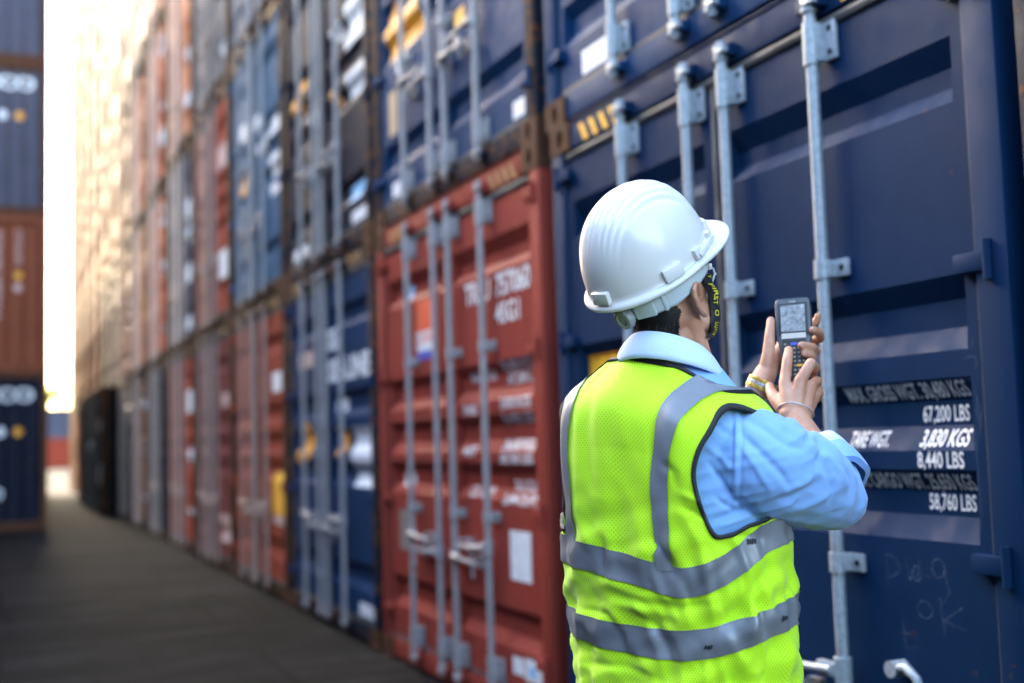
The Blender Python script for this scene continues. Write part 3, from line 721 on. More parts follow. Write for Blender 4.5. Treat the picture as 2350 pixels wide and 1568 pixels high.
ea = nd(nt, 'ShaderNodeMath', operation='ADD'); lk(nt, edge.outputs[0], ea.inputs[0]); lk(nt, edge2.outputs[0], ea.inputs[1])
eb = nd(nt, 'ShaderNodeMath', operation='MULTIPLY'); eb.inputs[1].default_value = .45; lk(nt, ea.outputs[0], eb.inputs[0])
c_ = mixc(nt, eb.outputs[0], c_, (.12, .13, .15, 1))
lk(nt, mixc(nt, ramp(nt, n3, .72, .78).outputs[0], c_, (.10, .105, .115, 1)), b.inputs['Base Color'])
b.inputs['Roughness'].default_value = .42; b.inputs['Metallic'].default_value = .25; bump(nt, b, n2, .1, .0004)
# ---- frames
PHI = R(47); tf = (math.sin(PHI), math.cos(PHI)); tr_ = (math.cos(PHI), -math.sin(PHI))
def T3(s, f, z):
    k = max(0, min(1, (z-1.12)/.2)); z = z-.22*k*max(-.02, s)     # the right shoulder hangs lower
    return W3(.287+s*tr_[0]+f*tf[0], 2.24+s*tr_[1]+f*tf[1], z)   # torso frame: s right, f forward
def interp(tab, x):
    if x <= tab[0][0]: return tab[0][1:]
    for p, q in zip(tab[:-1], tab[1:]):
        if x <= q[0]:
            k = (x-p[0])/(q[0]-p[0]); k = k*k*(3-2*k) if False else k
            return tuple(a+(b_-a)*k for a, b_ in zip(p[1:], q[1:]))
    return tab[-1][1:]
# z, half width, half depth, forward offset
TOR = [(.70, .215, .145, .02), (.82, .215, .143, .02), (.95, .228, .147, .015), (1.08, .232, .147, .005), (1.20, .238, .148, .0), (1.28, .238, .145, .0), (1.33, .230, .138, .0), (1.365, .204, .126, .005), (1.395, .162, .112, .012), (1.42, .130, .100, .02), (1.44, .104, .090, .028), (1.46, .085, .08, .03)]
def catm(tab, x):
    for i in range(len(tab)-1):
        if tab[i][0] <= x <= tab[i+1][0]:
            p0 = tab[max(0, i-1)]; p1 = tab[i]; p2 = tab[i+1]; p3 = tab[min(len(tab)-1, i+2)]
            t = (x-p1[0])/(p2[0]-p1[0])
            out = []
            for k in range(1, len(p1)):
                m1 = (p2[k]-p0[k])/max(1e-6, p2[0]-p0[0])*(p2[0]-p1[0]); m2 = (p3[k]-p1[k])/max(1e-6, p3[0]-p1[0])*(p2[0]-p1[0])
                t2 = t*t; t3 = t2*t
                out.append((2*t3-3*t2+1)*p1[k]+(t3-2*t2+t)*m1+(-2*t3+3*t2)*p2[k]+(t3-t2)*m2)
            return tuple(out)
    return tab[0][1:] if x < tab[0][0] else tab[-1][1:]
def spw(x, e): return math.copysign(abs(x)**e, x)
def to_px(p):
    d = p-Vector((0, 0, CAM_H)); k = FPX/d.dot(Fv); return 1175+d.dot(Rv)*k, 784-d.dot(Uv)*k
def crease(x, y, tab):
    w = 0
    for pl, wd, am in tab:
        best = 1e9
        for i in range(len(pl)-1):
            ax_, ay_ = pl[i]; bx_, by_ = pl[i+1]; dx, dy = bx_-ax_, by_-ay_
            t = max(0, min(1, ((x-ax_)*dx+(y-ay_)*dy)/(dx*dx+dy*dy))); ex, ey = x-ax_-t*dx, y-ay_-t*dy; d2 = ex*ex+ey*ey
            if d2 < best: best = d2; tt = (i+t)/(len(pl)-1)
        if best < 9*wd*wd: w += am*math.exp(-best/(wd*wd))*min(1, 4*tt*(1-tt)+.25)
    return w*.001
VCR = [([(1500, 1235), (1530, 1275), (1572, 1345), (1585, 1385)], 9, -6), ([(1548, 1235), (1566, 1290), (1592, 1340)], 10, 4), ([(1386, 1225), (1390, 1280), (1396, 1335)], 7, -5), ([(1402, 1225), (1410, 1285), (1418, 1340)], 9, 3.5),
       ([(1480, 1270), (1492, 1320), (1500, 1360)], 8, -4), ([(1330, 1395), (1400, 1410), (1428, 1450), (1440, 1500)], 8, -5), ([(1452, 1400), (1505, 1440), (1530, 1475), (1545, 1520)], 9, -6.5), ([(1520, 1425), (1550, 1465), (1570, 1510)], 11, 4),
       ([(1735, 1380), (1742, 1420), (1752, 1460)], 6, -6), ([(1722, 1375), (1726, 1420), (1730, 1465)], 9, 4), ([(1760, 1300), (1712, 1370), (1650, 1450), (1600, 1540)], 12, -5), ([(1785, 1320), (1742, 1395), (1690, 1470), (1640, 1560)], 14, 4),
       ([(1645, 1215), (1690, 1228), (1760, 1240)], 8, -4), ([(1555, 1130), (1600, 1150), (1645, 1160)], 9, 4), ([(1560, 1160), (1610, 1185), (1640, 1190)], 8, -4), ([(1520, 1060), (1545, 1085), (1555, 1130)], 7, -4), ([(1390, 1350), (1470, 1380), (1560, 1395), (1640, 1385)], 10, -5),
       ([(1400, 1375), (1480, 1405), (1570, 1420)], 11, 4), ([(1350, 900), (1345, 1010), (1360, 1120)], 14, -3), ([(1420, 870), (1430, 960), (1425, 1060)], 20, 3), ([(1560, 880), (1500, 980), (1490, 1100)], 12, -2.5), ([(1700, 1260), (1620, 1330), (1560, 1390)], 10, -3.5),
       ([(1345, 1520), (1440, 1530), (1520, 1560)], 9, -4), ([(1770, 1470), (1760, 1520), (1752, 1568)], 9, -4), ([(1745, 1200), (1748, 1230), (1746, 1260)], 5, -4)]
SCR_ = [([(1700, 958), (1750, 985), (1800, 1020), (1845, 1035)], 9, -4.5), ([(1705, 935), (1760, 955), (1810, 985), (1850, 1005)], 9, 3.5), ([(1695, 990), (1740, 1035), (1790, 1085), (1820, 1130)], 9, -4.5), ([(1698, 1020), (1735, 1070), (1770, 1130)], 8, 3),
        ([(1770, 930), (1795, 948), (1815, 968)], 8, -4.5), ([(1835, 962), (1858, 992), (1850, 1022)], 8, -5), ([(1872, 1000), (1886, 1030), (1876, 1065)], 7, -5), ([(1850, 1012), (1878, 1040), (1910, 1060)], 8, 4),
        ([(1880, 1060), (1902, 1090), (1910, 1130), (1905, 1165)], 8, -4.5), ([(1905, 1058), (1928, 1085), (1938, 1120)], 7, 4), ([(1930, 1070), (1948, 1100), (1955, 1135)], 6, -3.5), ([(1790, 1130), (1840, 1110), (1890, 1075)], 10, 3.5), ([(1760, 1150), (1820, 1140), (1875, 1110)], 10, -3.5),
        ([(1625, 1060), (1660, 1110), (1690, 1150)], 7, -4.5), ([(1615, 1020), (1655, 1050), (1688, 1085)], 8, 3.5), ([(1640, 1140), (1665, 1160), (1690, 1172)], 6, -4), ([(1640, 1195), (1680, 1178), (1720, 1165)], 6, -4.5), ([(1648, 1210), (1690, 1196), (1730, 1180)], 5, 4), ([(1630, 960), (1660, 990), (1690, 1005)], 8, -3),
        ([(1688, 915), (1692, 1000), (1690, 1090), (1686, 1175)], 5.5, 3.2), ([(1679, 915), (1683, 1000), (1681, 1090), (1677, 1175)], 3.5, -2.2), ([(1700, 920), (1704, 1000), (1702, 1090), (1698, 1175)], 3.5, -2.0),
        ([(1820, 1195), (1870, 1185), (1920, 1170)], 9, -3), ([(1780, 1180), (1840, 1165), (1900, 1140)], 10, 3)]
def wr(th, z):
    """cloth folds of the vest"""
    p = Vector((th*.23, z, 0))
    w = noise.noise(p*6+Vector((3, 1, 0)))*.007
    w += noise.noise(Vector((p.x*20, p.y*4, 5)))*.0045
    lowz = max(0, min(1, (1.22-z)/.2))
    w += lowz*noise.noise(Vector((p.x*5+p.y*9, p.y*24-p.x*8, 9)))*.0095
    w += (.25+.75*lowz)*max(-.25, 1-abs(noise.noise(Vector((p.x*16+p.y*5, p.y*5-p.x*3, 4))))*3.2)*.006
    w += lowz*(.5-abs(noise.noise(Vector((p.x*9-p.y*5, p.y*13+p.x*10, 2)))))*.010
    if -1.45 < th < 1.75: w += crease(*to_px(S3(th, z, 0, 0)), VCR)
    return w
def S3(th, z, off=0.0, wk=1.0):
    aw, bw, fo = catm(TOR, z)
    s, c_ = math.sin(th), math.cos(th)
    k = off+(wk*wr(th, z) if wk else 0)
    # flat back with a slight hollow along the spine
    hol = .010*math.exp(-(th/.35)**2)*max(0, min(1, (1.36-z)/.1))
    return T3((aw+k)*spw(s, .88), fo-(bw+k-hol)*spw(c_, .85), z)
# ---- body: one continuous skin
def chain(mb, pts):
    for p, q in zip(pts[:-1], pts[1:]): mb.capsule(p[0], p[1], q[0], q[1])
PSI, TAU = R(47), R(26)
hf = dirv(math.sin(PSI)*math.cos(TAU), math.cos(PSI)*math.cos(TAU), math.sin(TAU)); hr = dirv(math.cos(PSI), -math.sin(PSI), 0); hu = hr.cross(hf).normalized()
HC = W3(.309, 2.255, 1.546)
def H3(f, r_, u): return HC+hf*f+hr*r_+hu*u
bd = MB()
hx = (hf, hr, hu)
bd.ellipsoid(H3(-.002, 0, .035), hx, (.094, .074, .098)); bd.ellipsoid(H3(.022, 0, -.035), hx, (.062, .062, .082)); bd.ellipsoid(H3(-.035, 0, -.01), hx, (.058, .062, .07))
bd.ellipsoid(H3(.060, 0, -.086), hx, (.020, .026, .020)); bd.capsule(H3(.0, .052, -.058), .017, H3(.057, .014, -.090), .015); bd.capsule(H3(.0, -.052, -.058), .017, H3(.057, -.014, -.090), .015)
bd.capsule(H3(.076, 0, .012), .008, H3(.092, 0, -.026), .013); bd.capsule(H3(.076, -.018, -.062), .008, H3(.076, .018, -.062), .008)
bd.capsule(H3(.045, .048, -.02), .018, H3(.06, .035, -.025), .018); bd.capsule(H3(.045, -.048, -.02), .018, H3(.06, -.035, -.025), .018)
for sg in (1, -1):   # ears
    E = lambda f, u, o=.078: H3(f-.020, sg*(o+.001), u-.004)
    chain(bd, [(E(.006, .006, .074), .006), (E(.004, .024, .082), .0055), (E(-.010, .032, .088), .0052), (E(-.024, .026, .092), .005), (E(-.028, .010, .092), .0048), (E(-.024, -.010, .089), .005), (E(-.013, -.024, .084), .0062), (E(-.002, -.032, .079), .0072)])
    chain(bd, [(E(-.006, .020, .080), .004), (E(-.015, .006, .083), .0045), (E(-.010, -.012, .080), .0045)])
    chain(bd, [(E(-.014, .018, .077), .006), (E(-.016, -.008, .076), .006), (E(-.004, -.024, .074), .006)])
NB = T3(0, .035, 1.40)
bd.tube([NB, W3(.288, 2.245, 1.45), H3(-.024, 0, -.06), H3(-.018, 0, -.01)], [.072, .061, .058, .058], 24)
bd.capsule(H3(-.025, .05, -.01), .018, T3(.05, .06, 1.41), .022); bd.capsule(H3(-.025, -.05, -.01), .018, T3(-.05, .06, 1.41), .022)
rings = []
for k in range(24):
    z = .80+(1.425-.80)*k/23; aw, bw, fo = catm(TOR, z); ins = .03
    rings.append([T3((aw-ins)*math.sin(q), fo-(bw-ins)*math.cos(q), z) for q in [2*math.pi*j/40 for j in range(40)]])
bd.loft(rings)
for sg in (1, -1):
    chain(bd, [(T3(sg*.095, .02, .85), .085), (T3(sg*.10, .02, .48), .055), (T3(sg*.11, .0, .09), .038)])
# right arm and hand
RS, RE, RW = T3(.185, .01, 1.285), pt(1938, 1148, 2.225), pt(1826, 962, 2.372)
chain(bd, [(RS, .055), (RE, .042)]); chain(bd, [(RE, .040), (RE.lerp(RW, .35), .041), (RE.lerp(RW, .75), .030), (RW, .0265)])
px = lambda x, y, b_: pt(x, y, b_)
wr1, wr2 = px(1812, 952, 2.375), px(1842, 950, 2.385)
mcp = [px(1801, 878, 2.408), px(1836, 874, 2.392), px(1861, 886, 2.402), px(1869, 910, 2.418)]
bd.capsule(RW, .026, wr1, .021); bd.capsule(RW, .026, wr2, .021)
for m_, w0, r_ in zip(mcp, (wr1, wr1.lerp(wr2, .4), wr2, wr2), (.0128, .0130, .0125, .0118)): bd.capsule(w0, .019, m_, r_)
bd.capsule(wr1.lerp(wr2, .5), .021, px(1832, 898, 2.412), .017); bd.capsule(px(1812, 925, 2.395), .02, px(1850, 915, 2.405), .018)
chain(bd, [(mcp[0], .0120), (px(1807, 826, 2.428), .0108), (px(1809, 812, 2.448), .0098), (px(1810, 803, 2.466), .0088)])
chain(bd, [(mcp[1], .0122), (px(1861, 834, 2.405), .0112), (px(1871, 846, 2.440), .0098), (px(1866, 860, 2.462), .0088)])
chain(bd, [(mcp[2], .0115), (px(1876, 874, 2.436), .0102), (px(1874, 892, 2.466), .0092), (px(1862, 900, 2.470), .0082)])
chain(bd, [(mcp[3], .0108), (px(1880, 900, 2.446), .0092), (px(1876, 914, 2.468), .0084), (px(1864, 922, 2.462), .0076)])
chain(bd, [(px(1800, 938, 2.392), .018), (px(1778, 914, 2.420), .0140), (px(1769, 898, 2.440), .0112), (px(1766, 886, 2.456), .0092)])
# left arm and hand
LS, LE, LW = T3(-.155, .04, 1.245), W3(.42, 2.55, 1.16), px(1744, 884, 2.50)
chain(bd, [(LS, .045), (LE, .040)]); chain(bd, [(LE, .040), (LE.lerp(LW, .35), .040), (LE.lerp(LW, .8), .030), (LW, .0265)])
pl_ = [px(1778, 828, 2.565), px(1797, 800, 2.585), px(1802, 772, 2.595)]
chain(bd, [(LW, .0265), (px(1757, 858, 2.520), .024), (pl_[0], .020), (pl_[1], .017), (pl_[2], .014)])
chain(bd, [(px(1757, 858, 2.515), .0185), (px(1764, 812, 2.512), .0138), (px(1766, 772, 2.520), .0112), (px(1769, 736, 2.536), .0090)])
chain(bd, [(pl_[2], .012), (px(1846, 752, 2.600), .010), (px(1874, 738, 2.592), .009), (px(1877, 726, 2.588), .008)])
chain(bd, [(pl_[1], .012), (px(1856, 788, 2.586), .0105), (px(1882, 776, 2.556), .0105), (px(1880, 764, 2.520), .0100), (px(1866, 758, 2.494), .0092)])
chain(bd, [(pl_[1], .012), (px(1852, 812, 2.574), .0105), (px(1874, 806, 2.540), .0102), (px(1864, 798, 2.495), .0100), (px(1840, 793, 2.474), .0090)])
chain(bd, [(pl_[0], .012), (px(1846, 830, 2.560), .0100), (px(1866, 822, 2.524), .0092), (px(1860, 816, 2.490), .0088), (px(1846, 812, 2.474), .0080)])
bme = voxel(bd, .0028, 5); BODYT = BVHTree.FromPolygons([v.co.copy() for v in bme.vertices], [tuple(p.vertices) for p in bme.polygons])
body = fin('body', bme, SKIN, man, None); smooth(body.data)
# finger nails
def nail(c_, up, nrm, w, h):
    m_ = MB(); up = up.normalized(); nrm = (nrm-up*nrm.dot(up)).normalized(); sd_ = up.cross(nrm)
    m_.ellipsoid(c_, (sd_, up, nrm), (w, h, .0012), 12); fin('nail', m_, NAILM, body)
NAILM = plain('nail', (.62, .36, .30), .3, 0, .05, 40, 0)
cv = -Bh
for a_, b_ in ((px(1866, 758, 2.494), px(1880, 764, 2.520)), (px(1840, 793, 2.474), px(1864, 798, 2.495)), (px(1846, 812, 2.474), px(1860, 816, 2.490))):
    nail(a_+(a_-b_).normalized()*.002+cv*.0086, a_-b_, cv+(a_-b_).normalized()*.3, .0056, .0064)
# ---- hair
hm = MB(); rings = []
for i in range(71):
    u = -.098+.14*i/70; rr_ = []
    for j in range(111):
        q = R(-112+224*j/110)              # angle from the back of the head
        rad = 1.0
        zz = (u-.035)/.102
        k = math.sqrt(max(.06, 1-zz*zz)) if u < .035 else 1
        f = -.006-(.0945*k)*math.cos(q); r_ = .0762*k*math.sin(q)
        k = max(k, .5); f = -.006-.0945*k*math.cos(q); r_ = .0762*k*math.sin(q)
        o_ = H3(f*3, r_*3, u); t_ = H3(-.012, 0, u); h_ = BODYT.ray_cast(o_, (t_-o_).normalized(), 1)
        rr_.append(h_[0]+(o_-t_).normalized()*.003 if h_[0] is not None else H3(f, r_, u))
    rings.append(rr_)
def hair_ok(f, r_, u):
    low = -.090+.050*max(0, min(1, (abs(r_)-.03)/.035))
    if u < low: return False
    if abs(r_) > .046 and f > -.060-.25*max(0, -.015-u)+.006*noise.noise(Vector((u*90, r_*60, 1))) and u < .03: return False   # round the ear
    if f > -.03 and u < -.02: return False
    if abs(r_) > .0835: return False
    return True
vs = [v for r_ in rings for v in r_]; fs = []
for i in range(70):
    for j in range(110):
        q = [i*111+j, i*111+j+1, (i+1)*111+j+1, (i+1)*111+j]
        c_ = sum((vs[k] for k in q), Vector())/4-HC
        if hair_ok(c_.dot(hf), c_.dot(hr), c_.dot(hu)): fs.append(tuple(q))
hm.add(vs, fs)
rr_ = random.Random(4)
tri = []
for f_ in list(fs):
    for _ in range(2):
        a_, b_ = rr_.random(), rr_.random()
        p = vs[f_[0]].lerp(vs[f_[1]], a_).lerp(vs[f_[3]].lerp(vs[f_[2]], a_), b_); nrm = (p-H3(-.006, 0, .03)).normalized()
        if (p-HC).dot(hu) > -.018-.02*rr_.random() and (p-HC).dot(hf) < .0: continue
        d = (-hu*.9-hf*.25+nrm*.28+Vector((rr_.gauss(0, .25), rr_.gauss(0, .25), rr_.gauss(0, .2)))).normalized(); L = .008+.008*rr_.random(); w = d.cross(nrm).normalized()*.00045
        q = p+nrm*.0008
        hm.add([q-w, q+w, q+d*L*.6+nrm*.001+w*.7, q+d*L], [(0, 1, 2), (0, 2, 3)])
for _ in range(260):   # sideburn
    p = H3(.012+.014*rr_.random(), .0735+.002*rr_.random(), -.02+.06*rr_.random()); d = (-hu+hf*rr_.gauss(.1, .2)).normalized(); w = hf*.0005
    hm.add([p-w, p+w, p+d*.012], [(0, 1, 2)])
fin('hair', hm, HAIRM, man, None)
# ---- shirt
sh = MB(); rings = []
for k in range(44):
    z = .86+(1.425-.86)*k/43; aw, bw, fo = catm(TOR, z)
    rings.append([T3((aw-.024)*spw(math.sin(q), .9), fo-(bw-.028)*spw(math.cos(q), .88), z) for q in [2*math.pi*j/64 for j in range(64)]])
sh.loft(rings)
RA = [(T3(.125, .01, 1.262), .094), (T3(.165, .02, 1.246), .097), (pt(1760, 1070, 2.10), .096), (pt(1822, 1094, 2.13), .089), (pt(1872, 1119, 2.165), .075), (pt(1910, 1143, 2.20), .058), (pt(1926, 1150, 2.225), .049)]
chain(sh, RA)
FA0, FA1 = pt(1922, 1142, 2.228), RE.lerp(RW, .46)
chain(sh, [(FA0, .052), (FA0.lerp(FA1, .55), .052)]); sh.capsule(FA0.lerp(FA1, .5), .052, FA0.lerp(FA1, .8), .049)
chain(sh, [(T3(-.12, .02, 1.26), .08), (T3(-.165, .045, 1.24), .070), (LE, .062)]); chain(sh, [(LE, .06), (LE.lerp(LW, .6), .05)])
sme = voxel(sh, .0036, 9)
ax1 = (pt(1910, 1143, 2.20)-RS).normalized(); nv = sme.vertices
nors = [v.normal.copy() for v in nv]
for v, n_ in zip(nv, nors):
    p = v.co; q = p-RS; al = q.dot(ax1); cr = q.dot(Zh); side = q.dot(Bh)
    m_ = max(0, min(1, (al-.02)/.10))
    w = noise.noise(p*9)*.004
    x1 = al*19+cr*7+1.5*noise.noise(p*5); f1 = 1-abs(noise.noise(Vector((x1, cr*5, side*5))))*2.2
    w += m_*.0062*max(-.3, f1)*(.35+.65*max(0, min(1, (cr+.10)/.14)))
    x2 = al*9-cr*22; f2 = 1-abs(noise.noise(Vector((x2, al*4, 7+side*4))))*2.4
    w += m_*.0042*max(-.2, f2)*max(0, min(1, (.08-cr)/.12))
    if m_ <= .3:
        f3 = 1-abs(noise.noise(Vector((p.z*30-al*14, al*5, 3))))*2.2; w += .004*max(-.3, f3)
    w *= .7
    if n_.dot(Bh) < .35: X_, Y_ = to_px(p); w += crease(X_, Y_, SCR_)
    v.co = p+n_*w
shirt = fin('shirt', sme, SHIRT, man, None); smooth(shirt.data)
# rolled cuff on the right forearm
fd = (RW-RE).normalized(); fx = fd.cross(Bh).normalized(); fy = fd.cross(fx)
def cuff(c0, spec, name, m, seed):
    rings = []
    for t, r_ in spec:
        ring = []
        for j in range(48):
            q = 2*math.pi*j/48; k = 1+.10*noise.noise(Vector((math.cos(q)*1.6, math.sin(q)*1.6, seed+t*12)))
            ring.append(c0+fd*(t+.006*noise.noise(Vector((math.cos(q)*1.2, math.sin(q)*1.2, seed+4))))+(fx*math.cos(q)+fy*math.sin(q))*r_*k)
        rings.append(ring)
    m_ = MB(); m_.loft(rings, True, False); return fin(name, m_, m, man, 50)
C0 = RE.lerp(RW, .43)+Ah*.004-Zh*.006
cuff(C0, [(.034, .041), (.040, .047), (.041, .053), (.038, .058), (.024, .061), (.006, .063)], 'cuff_lining', CUFFM, 1.0)
cuff(C0, [(.009, .0615), (.007, .066), (-.010, .0685), (-.028, .0695), (-.042, .069), (-.045, .058)], 'cuff', SHIRT, 1.0)
# ---- shirt collar
NC = W3(.293, 2.236, 0)
rings = []; nA = 73
for zt in range(7):
    ring = []
    for j in range(nA):
        al = R(-150+300*j/(nA-1))
        da = (tr_[0]*math.sin(al)-tf[0]*math.cos(al)*1.0, tr_[1]*math.sin(al)-tf[1]*math.cos(al)*1.0)
        fr = (1-math.cos(al))/2
        top = 1.474-.052*fr; bot = 1.424-.062*fr-(.022*max(0, (abs(al)-1.7)))
        rt = .070+.010*fr; rb = .094+.022*fr
        t = zt/6
        if zt == 0: r_, z = rt-.004, top-.012
        else:
            tt = (zt-1)/5; r_ = rt+(rb-rt)*(tt**.8)+.004*math.sin(math.pi*tt); z = top+(bot-top)*tt
        r_ += .0012*noise.noise(Vector((al*2, t*3, 1)))
        ring.append(NC+Ah*da[0]*r_+Bh*da[1]*r_+Zh*z)
    rings.append(ring)
m_ = MB(); m_.loft(rings, False, False); me = m_.mesh('collar'); 
col_o = fin('collar', me, CUFFM, man, 50)
sd_ = col_o.modifiers.new('s', 'SOLIDIFY'); sd_.thickness = .0022; sd_.offset = 0
# ---- vest shell with armholes
ACTR = (1.30, 1.232)
APTS = [(.665, 1.24), (.69, 1.19), (.75, 1.145), (.84, 1.108), (.97, 1.108), (1.22, 1.126), (1.57, 1.146), (1.92, 1.176), (2.06, 1.23), (1.95, 1.30), (1.66, 1.350), (1.30, 1.370), (1.0, 1.358), (.82, 1.322), (.70, 1.275)]
APOL = sorted((math.atan2(z-ACTR[1], (t-ACTR[0])*.21) % (2*math.pi), math.hypot((t-ACTR[0])*.21, z-ACTR[1])) for t, z in APTS)
APOL = [(a_-2*math.pi, r_) for a_, r_ in APOL[-2:]]+APOL+[(a_+2*math.pi, r_) for a_, r_ in APOL[:2]]
def arad(a_): return catm(APOL, a_ % (2*math.pi))[0]
def arm_in(th, z):
    sg = 1 if th > 0 else -1
    du_, dv_ = (abs(th)-ACTR[0])*.21, z-ACTR[1]; r_ = math.hypot(du_, dv_)
    if r_ > .35 or r_ < 1e-6: return (sg, 0 if r_ < 1e-6 else 9)
    return (sg, r_/arad(math.atan2(dv_, du_)))
NT, NZ = 250, 190; Z0V = .70
def sst(x): x = max(0, min(1, x)); return x*x*(3-2*x)
def ztop(th): t_ = abs(th); return 1.427-.030*sst((t_-.55)/.8)-.20*sst((t_-1.75)/1.3)
vs = []; uvs = []; ins = []
for j in range(NZ+1):
    for i in range(NT+1):
        th = -math.pi+2*math.pi*i/NT; z = Z0V+(ztop(th)-Z0V)*j/NZ
        # pull the grid lines next to the armhole onto its curve
        sg_, k_ = arm_in(th, z); t_, z_ = th, z
        if .90 < k_ < 1.0: t_ = sg_*(ACTR[0]+(abs(th)-ACTR[0])/k_); z_ = ACTR[1]+(z-ACTR[1])/k_
        vs.append(S3(t_, z_)); uvs.append((t_*.235, z_)); ins.append(k_ <= .90)
fs = []
for j in range(NZ):
    for i in range(NT):
        q = (j*(NT+1)+i, j*(NT+1)+i+1, (j+1)*(NT+1)+i+1, (j+1)*(NT+1)+i)
        th = -math.pi+2*math.pi*(i+.5)/NT; z = Z0V+(ztop(th)-Z0V)*(j+.5)/NZ
        if any(ins[k] for k in q) or arm_in(th, z)[1] < .985: continue
        # front opening below the neck
        if abs(abs(th)-math.pi) < .02: continue
        fs.append(q)
me = bpy.data.meshes.new('vest'); me.from_pydata(vs, [], fs); me.update()
ul = me.uv_layers.new(name='UVMap')
for lp in me.loops: ul.data[lp.index].uv = uvs[lp.vertex_index]
bvh = BVHTree.FromPolygons(vs, fs)
vest = fin('vest', me, VEST, man, None); smooth(vest.data)
def strip_mesh(name, rows, m, parent, thick=.0012):
    """rows: list of (left..right points) lists; UV v runs across the strip"""
    n = len(rows[0]); v_ = [p for r_ in rows for p in r_]; f_ = [(i*n+k, i*n+k+1, (i+1)*n+k+1, (i+1)*n+k) for i in range(len(rows)-1) for k in range(n-1)]
    me = bpy.data.meshes.new(name); me.from_pydata(v_, [], f_); me.update(); u_ = me.uv_layers.new(name='UVMap')
    for lp in me.loops: u_.data[lp.index].uv = (lp.vertex_index//n/len(rows), (lp.vertex_index % n)/(n-1))
    o = fin(name, me, m, parent, None); smooth(o.data); return o
B1 = [(-3.2, 1.09), (-1.3, 1.075), (-.35, 1.062), (.0, 1.048), (.5, 1.027), (.9, 1.05), (1.3, 1.092), (1.7, 1.112), (2.3, 1.115), (3.2, 1.10)]
B2 = [(-3.2, .95), (-1.3, .938), (-.4, .925), (.2, .917), (.7, .925), (1.2, .948), (1.7, .966), (2.3, .972), (3.2, .96)]
for tab in (B1, B2):
    rows = []
    for i in range(241):
        th = -math.pi+.03+(2*math.pi-.06)*i/240; zc = catm(tab, th)[0]
        rows.append([S3(th, zc+(k/6-.5)*.052, .0028) for k in range(7)])
    strip_mesh('reflective_band', rows, BAND, vest)
SC_ = [(.90, .092), (1.06, .092), (1.15, .090), (1.22, .092), (1.30, .104), (1.35, .112), (1.385, .130), (1.44, .15)]
for sg in (1, -1):
    path = []; z = 1.045 if sg > 0 else 1.065
    while z < 1.44:
        s_ = catm(SC_, z)[0]*(1 if sg > 0 else 1.55-.3*max(0, min(1, (z-1.25)/.12))); aw = catm(TOR, z)[0]
        if s_ > aw*.985: break
        path.append((sg*math.asin(min(1, (s_/aw))**(1/.88)), z)); z += .006
    th0, z0 = path[-1]
    for k in range(1, 60):
        zz = z0-(k-6)*.006 if k > 6 else z0+.0
        if k <= 6: th = th0+(sg*math.pi/2-th0)*k/6*1.3
        else:
            s_ = .12; aw = catm(TOR, zz)[0]; th = sg*(math.pi-math.asin(min(1, s_/aw)))
        if zz < 1.06: break
        path.append((th, zz))
    pts = [S3(t_, z_, 0, .7) for t_, z_ in path]
    for _ in range(6): pts = [pts[0]]+[(pts[i-1]+pts[i]*2+pts[i+1])/4 for i in range(1, len(pts)-1)]+[pts[-1]]
    rows = []
    for i, p in enumerate(pts):
        t_ = (pts[min(i+1, len(pts)-1)]-pts[max(0, i-1)]).normalized(); _, n_, _, _ = bvh.find_nearest(p)
        cx_ = T3(0, 0, p.z); n_ = n_ if n_.dot(p-cx_) > 0 or abs(n_.z) > .7 else -n_
        if n_.z < -.5: n_ = -n_
        w_ = t_.cross(n_).normalized(); row = []
        for k in range(7):
            q = p+w_*(k/6-.5)*(.036+.016*sst((p.z-1.24)/.12)+.004*sst((1.12-p.z)/.05)); loc, nn, _, _ = bvh.find_nearest(q)
            if nn.dot(n_) < 0: nn = -nn
            row.append(loc+nn*.0038)
        rows.append(row)
    strip_mesh('reflective_strip', rows, BAND, vest)
for sg in (1, -1):
    rows = []; t0, z0 = sg*ACTR[0], ACTR[1]
    for k in range(161):
        q = 2*math.pi*k/160; r_ = arad(q); d_ = (sg*math.cos(q)*r_/.21, math.sin(q)*r_); e = .0045/r_
        rows.append([S3(t0+d_[0]*(1-e), z0+d_[1]*(1-e), -.003), S3(t0+d_[0]*(1-e), z0+d_[1]*(1-e), .003), S3(t0+d_[0]*(1+e), z0+d_[1]*(1+e), .0034), S3(t0+d_[0]*(1+e*1.1), z0+d_[1]*(1+e*1.1), .0)])
    strip_mesh('arm_binding', rows, TRIM, vest)
rows = []
for k in range(121):
    th = -math.pi+.03+(2*math.pi-.06)*k/120; zt_ = ztop(th); rows.append([S3(th, zt_+.001, -.003), S3(th, zt_+.001, .002), S3(th, zt_-.0065, .0035), S3(th, zt_-.007, 0)])
strip_mesh('neck_binding', rows, TRIM, vest)
for X_, Y_ in ((1721, 1244), (1795, 1418), (1627, 1483)):
    d_ = (pt(X_, Y_, 2.2)-Vector((0, 0, CAM_H))).normalized(); h_ = bvh.ray_cast(Vector((0, 0, CAM_H)), d_, 5)
    if h_[0] is None: continue
    c_ = h_[0]; n_ = h_[1] if h_[1].dot(d_) < 0 else -h_[1]; rx = n_.cross(Zh).normalized()*-1; ry = rx.cross(n_)*-1; rg = random.Random(int(X_)); m_ = MB()
    for k in range(4):
        a_ = -.008+.0045*k; hh = .003+.002*rg.random(); pp = [(a_, -hh), (a_+.0035, -hh*.8), (a_+.0045, hh), (a_+.0008, hh*.8)]
        q_ = []
        for u_, v_ in pp:
            loc, nn, _, _ = bvh.find_nearest(c_+rx*u_+ry*v_); nn = nn if nn.dot(d_) < 0 else -nn; q_.append(loc+nn*.0052)
        m_.add(q_, [(0, 1, 2, 3)])
    fin('worn_print', m_, TRIM, vest, None)
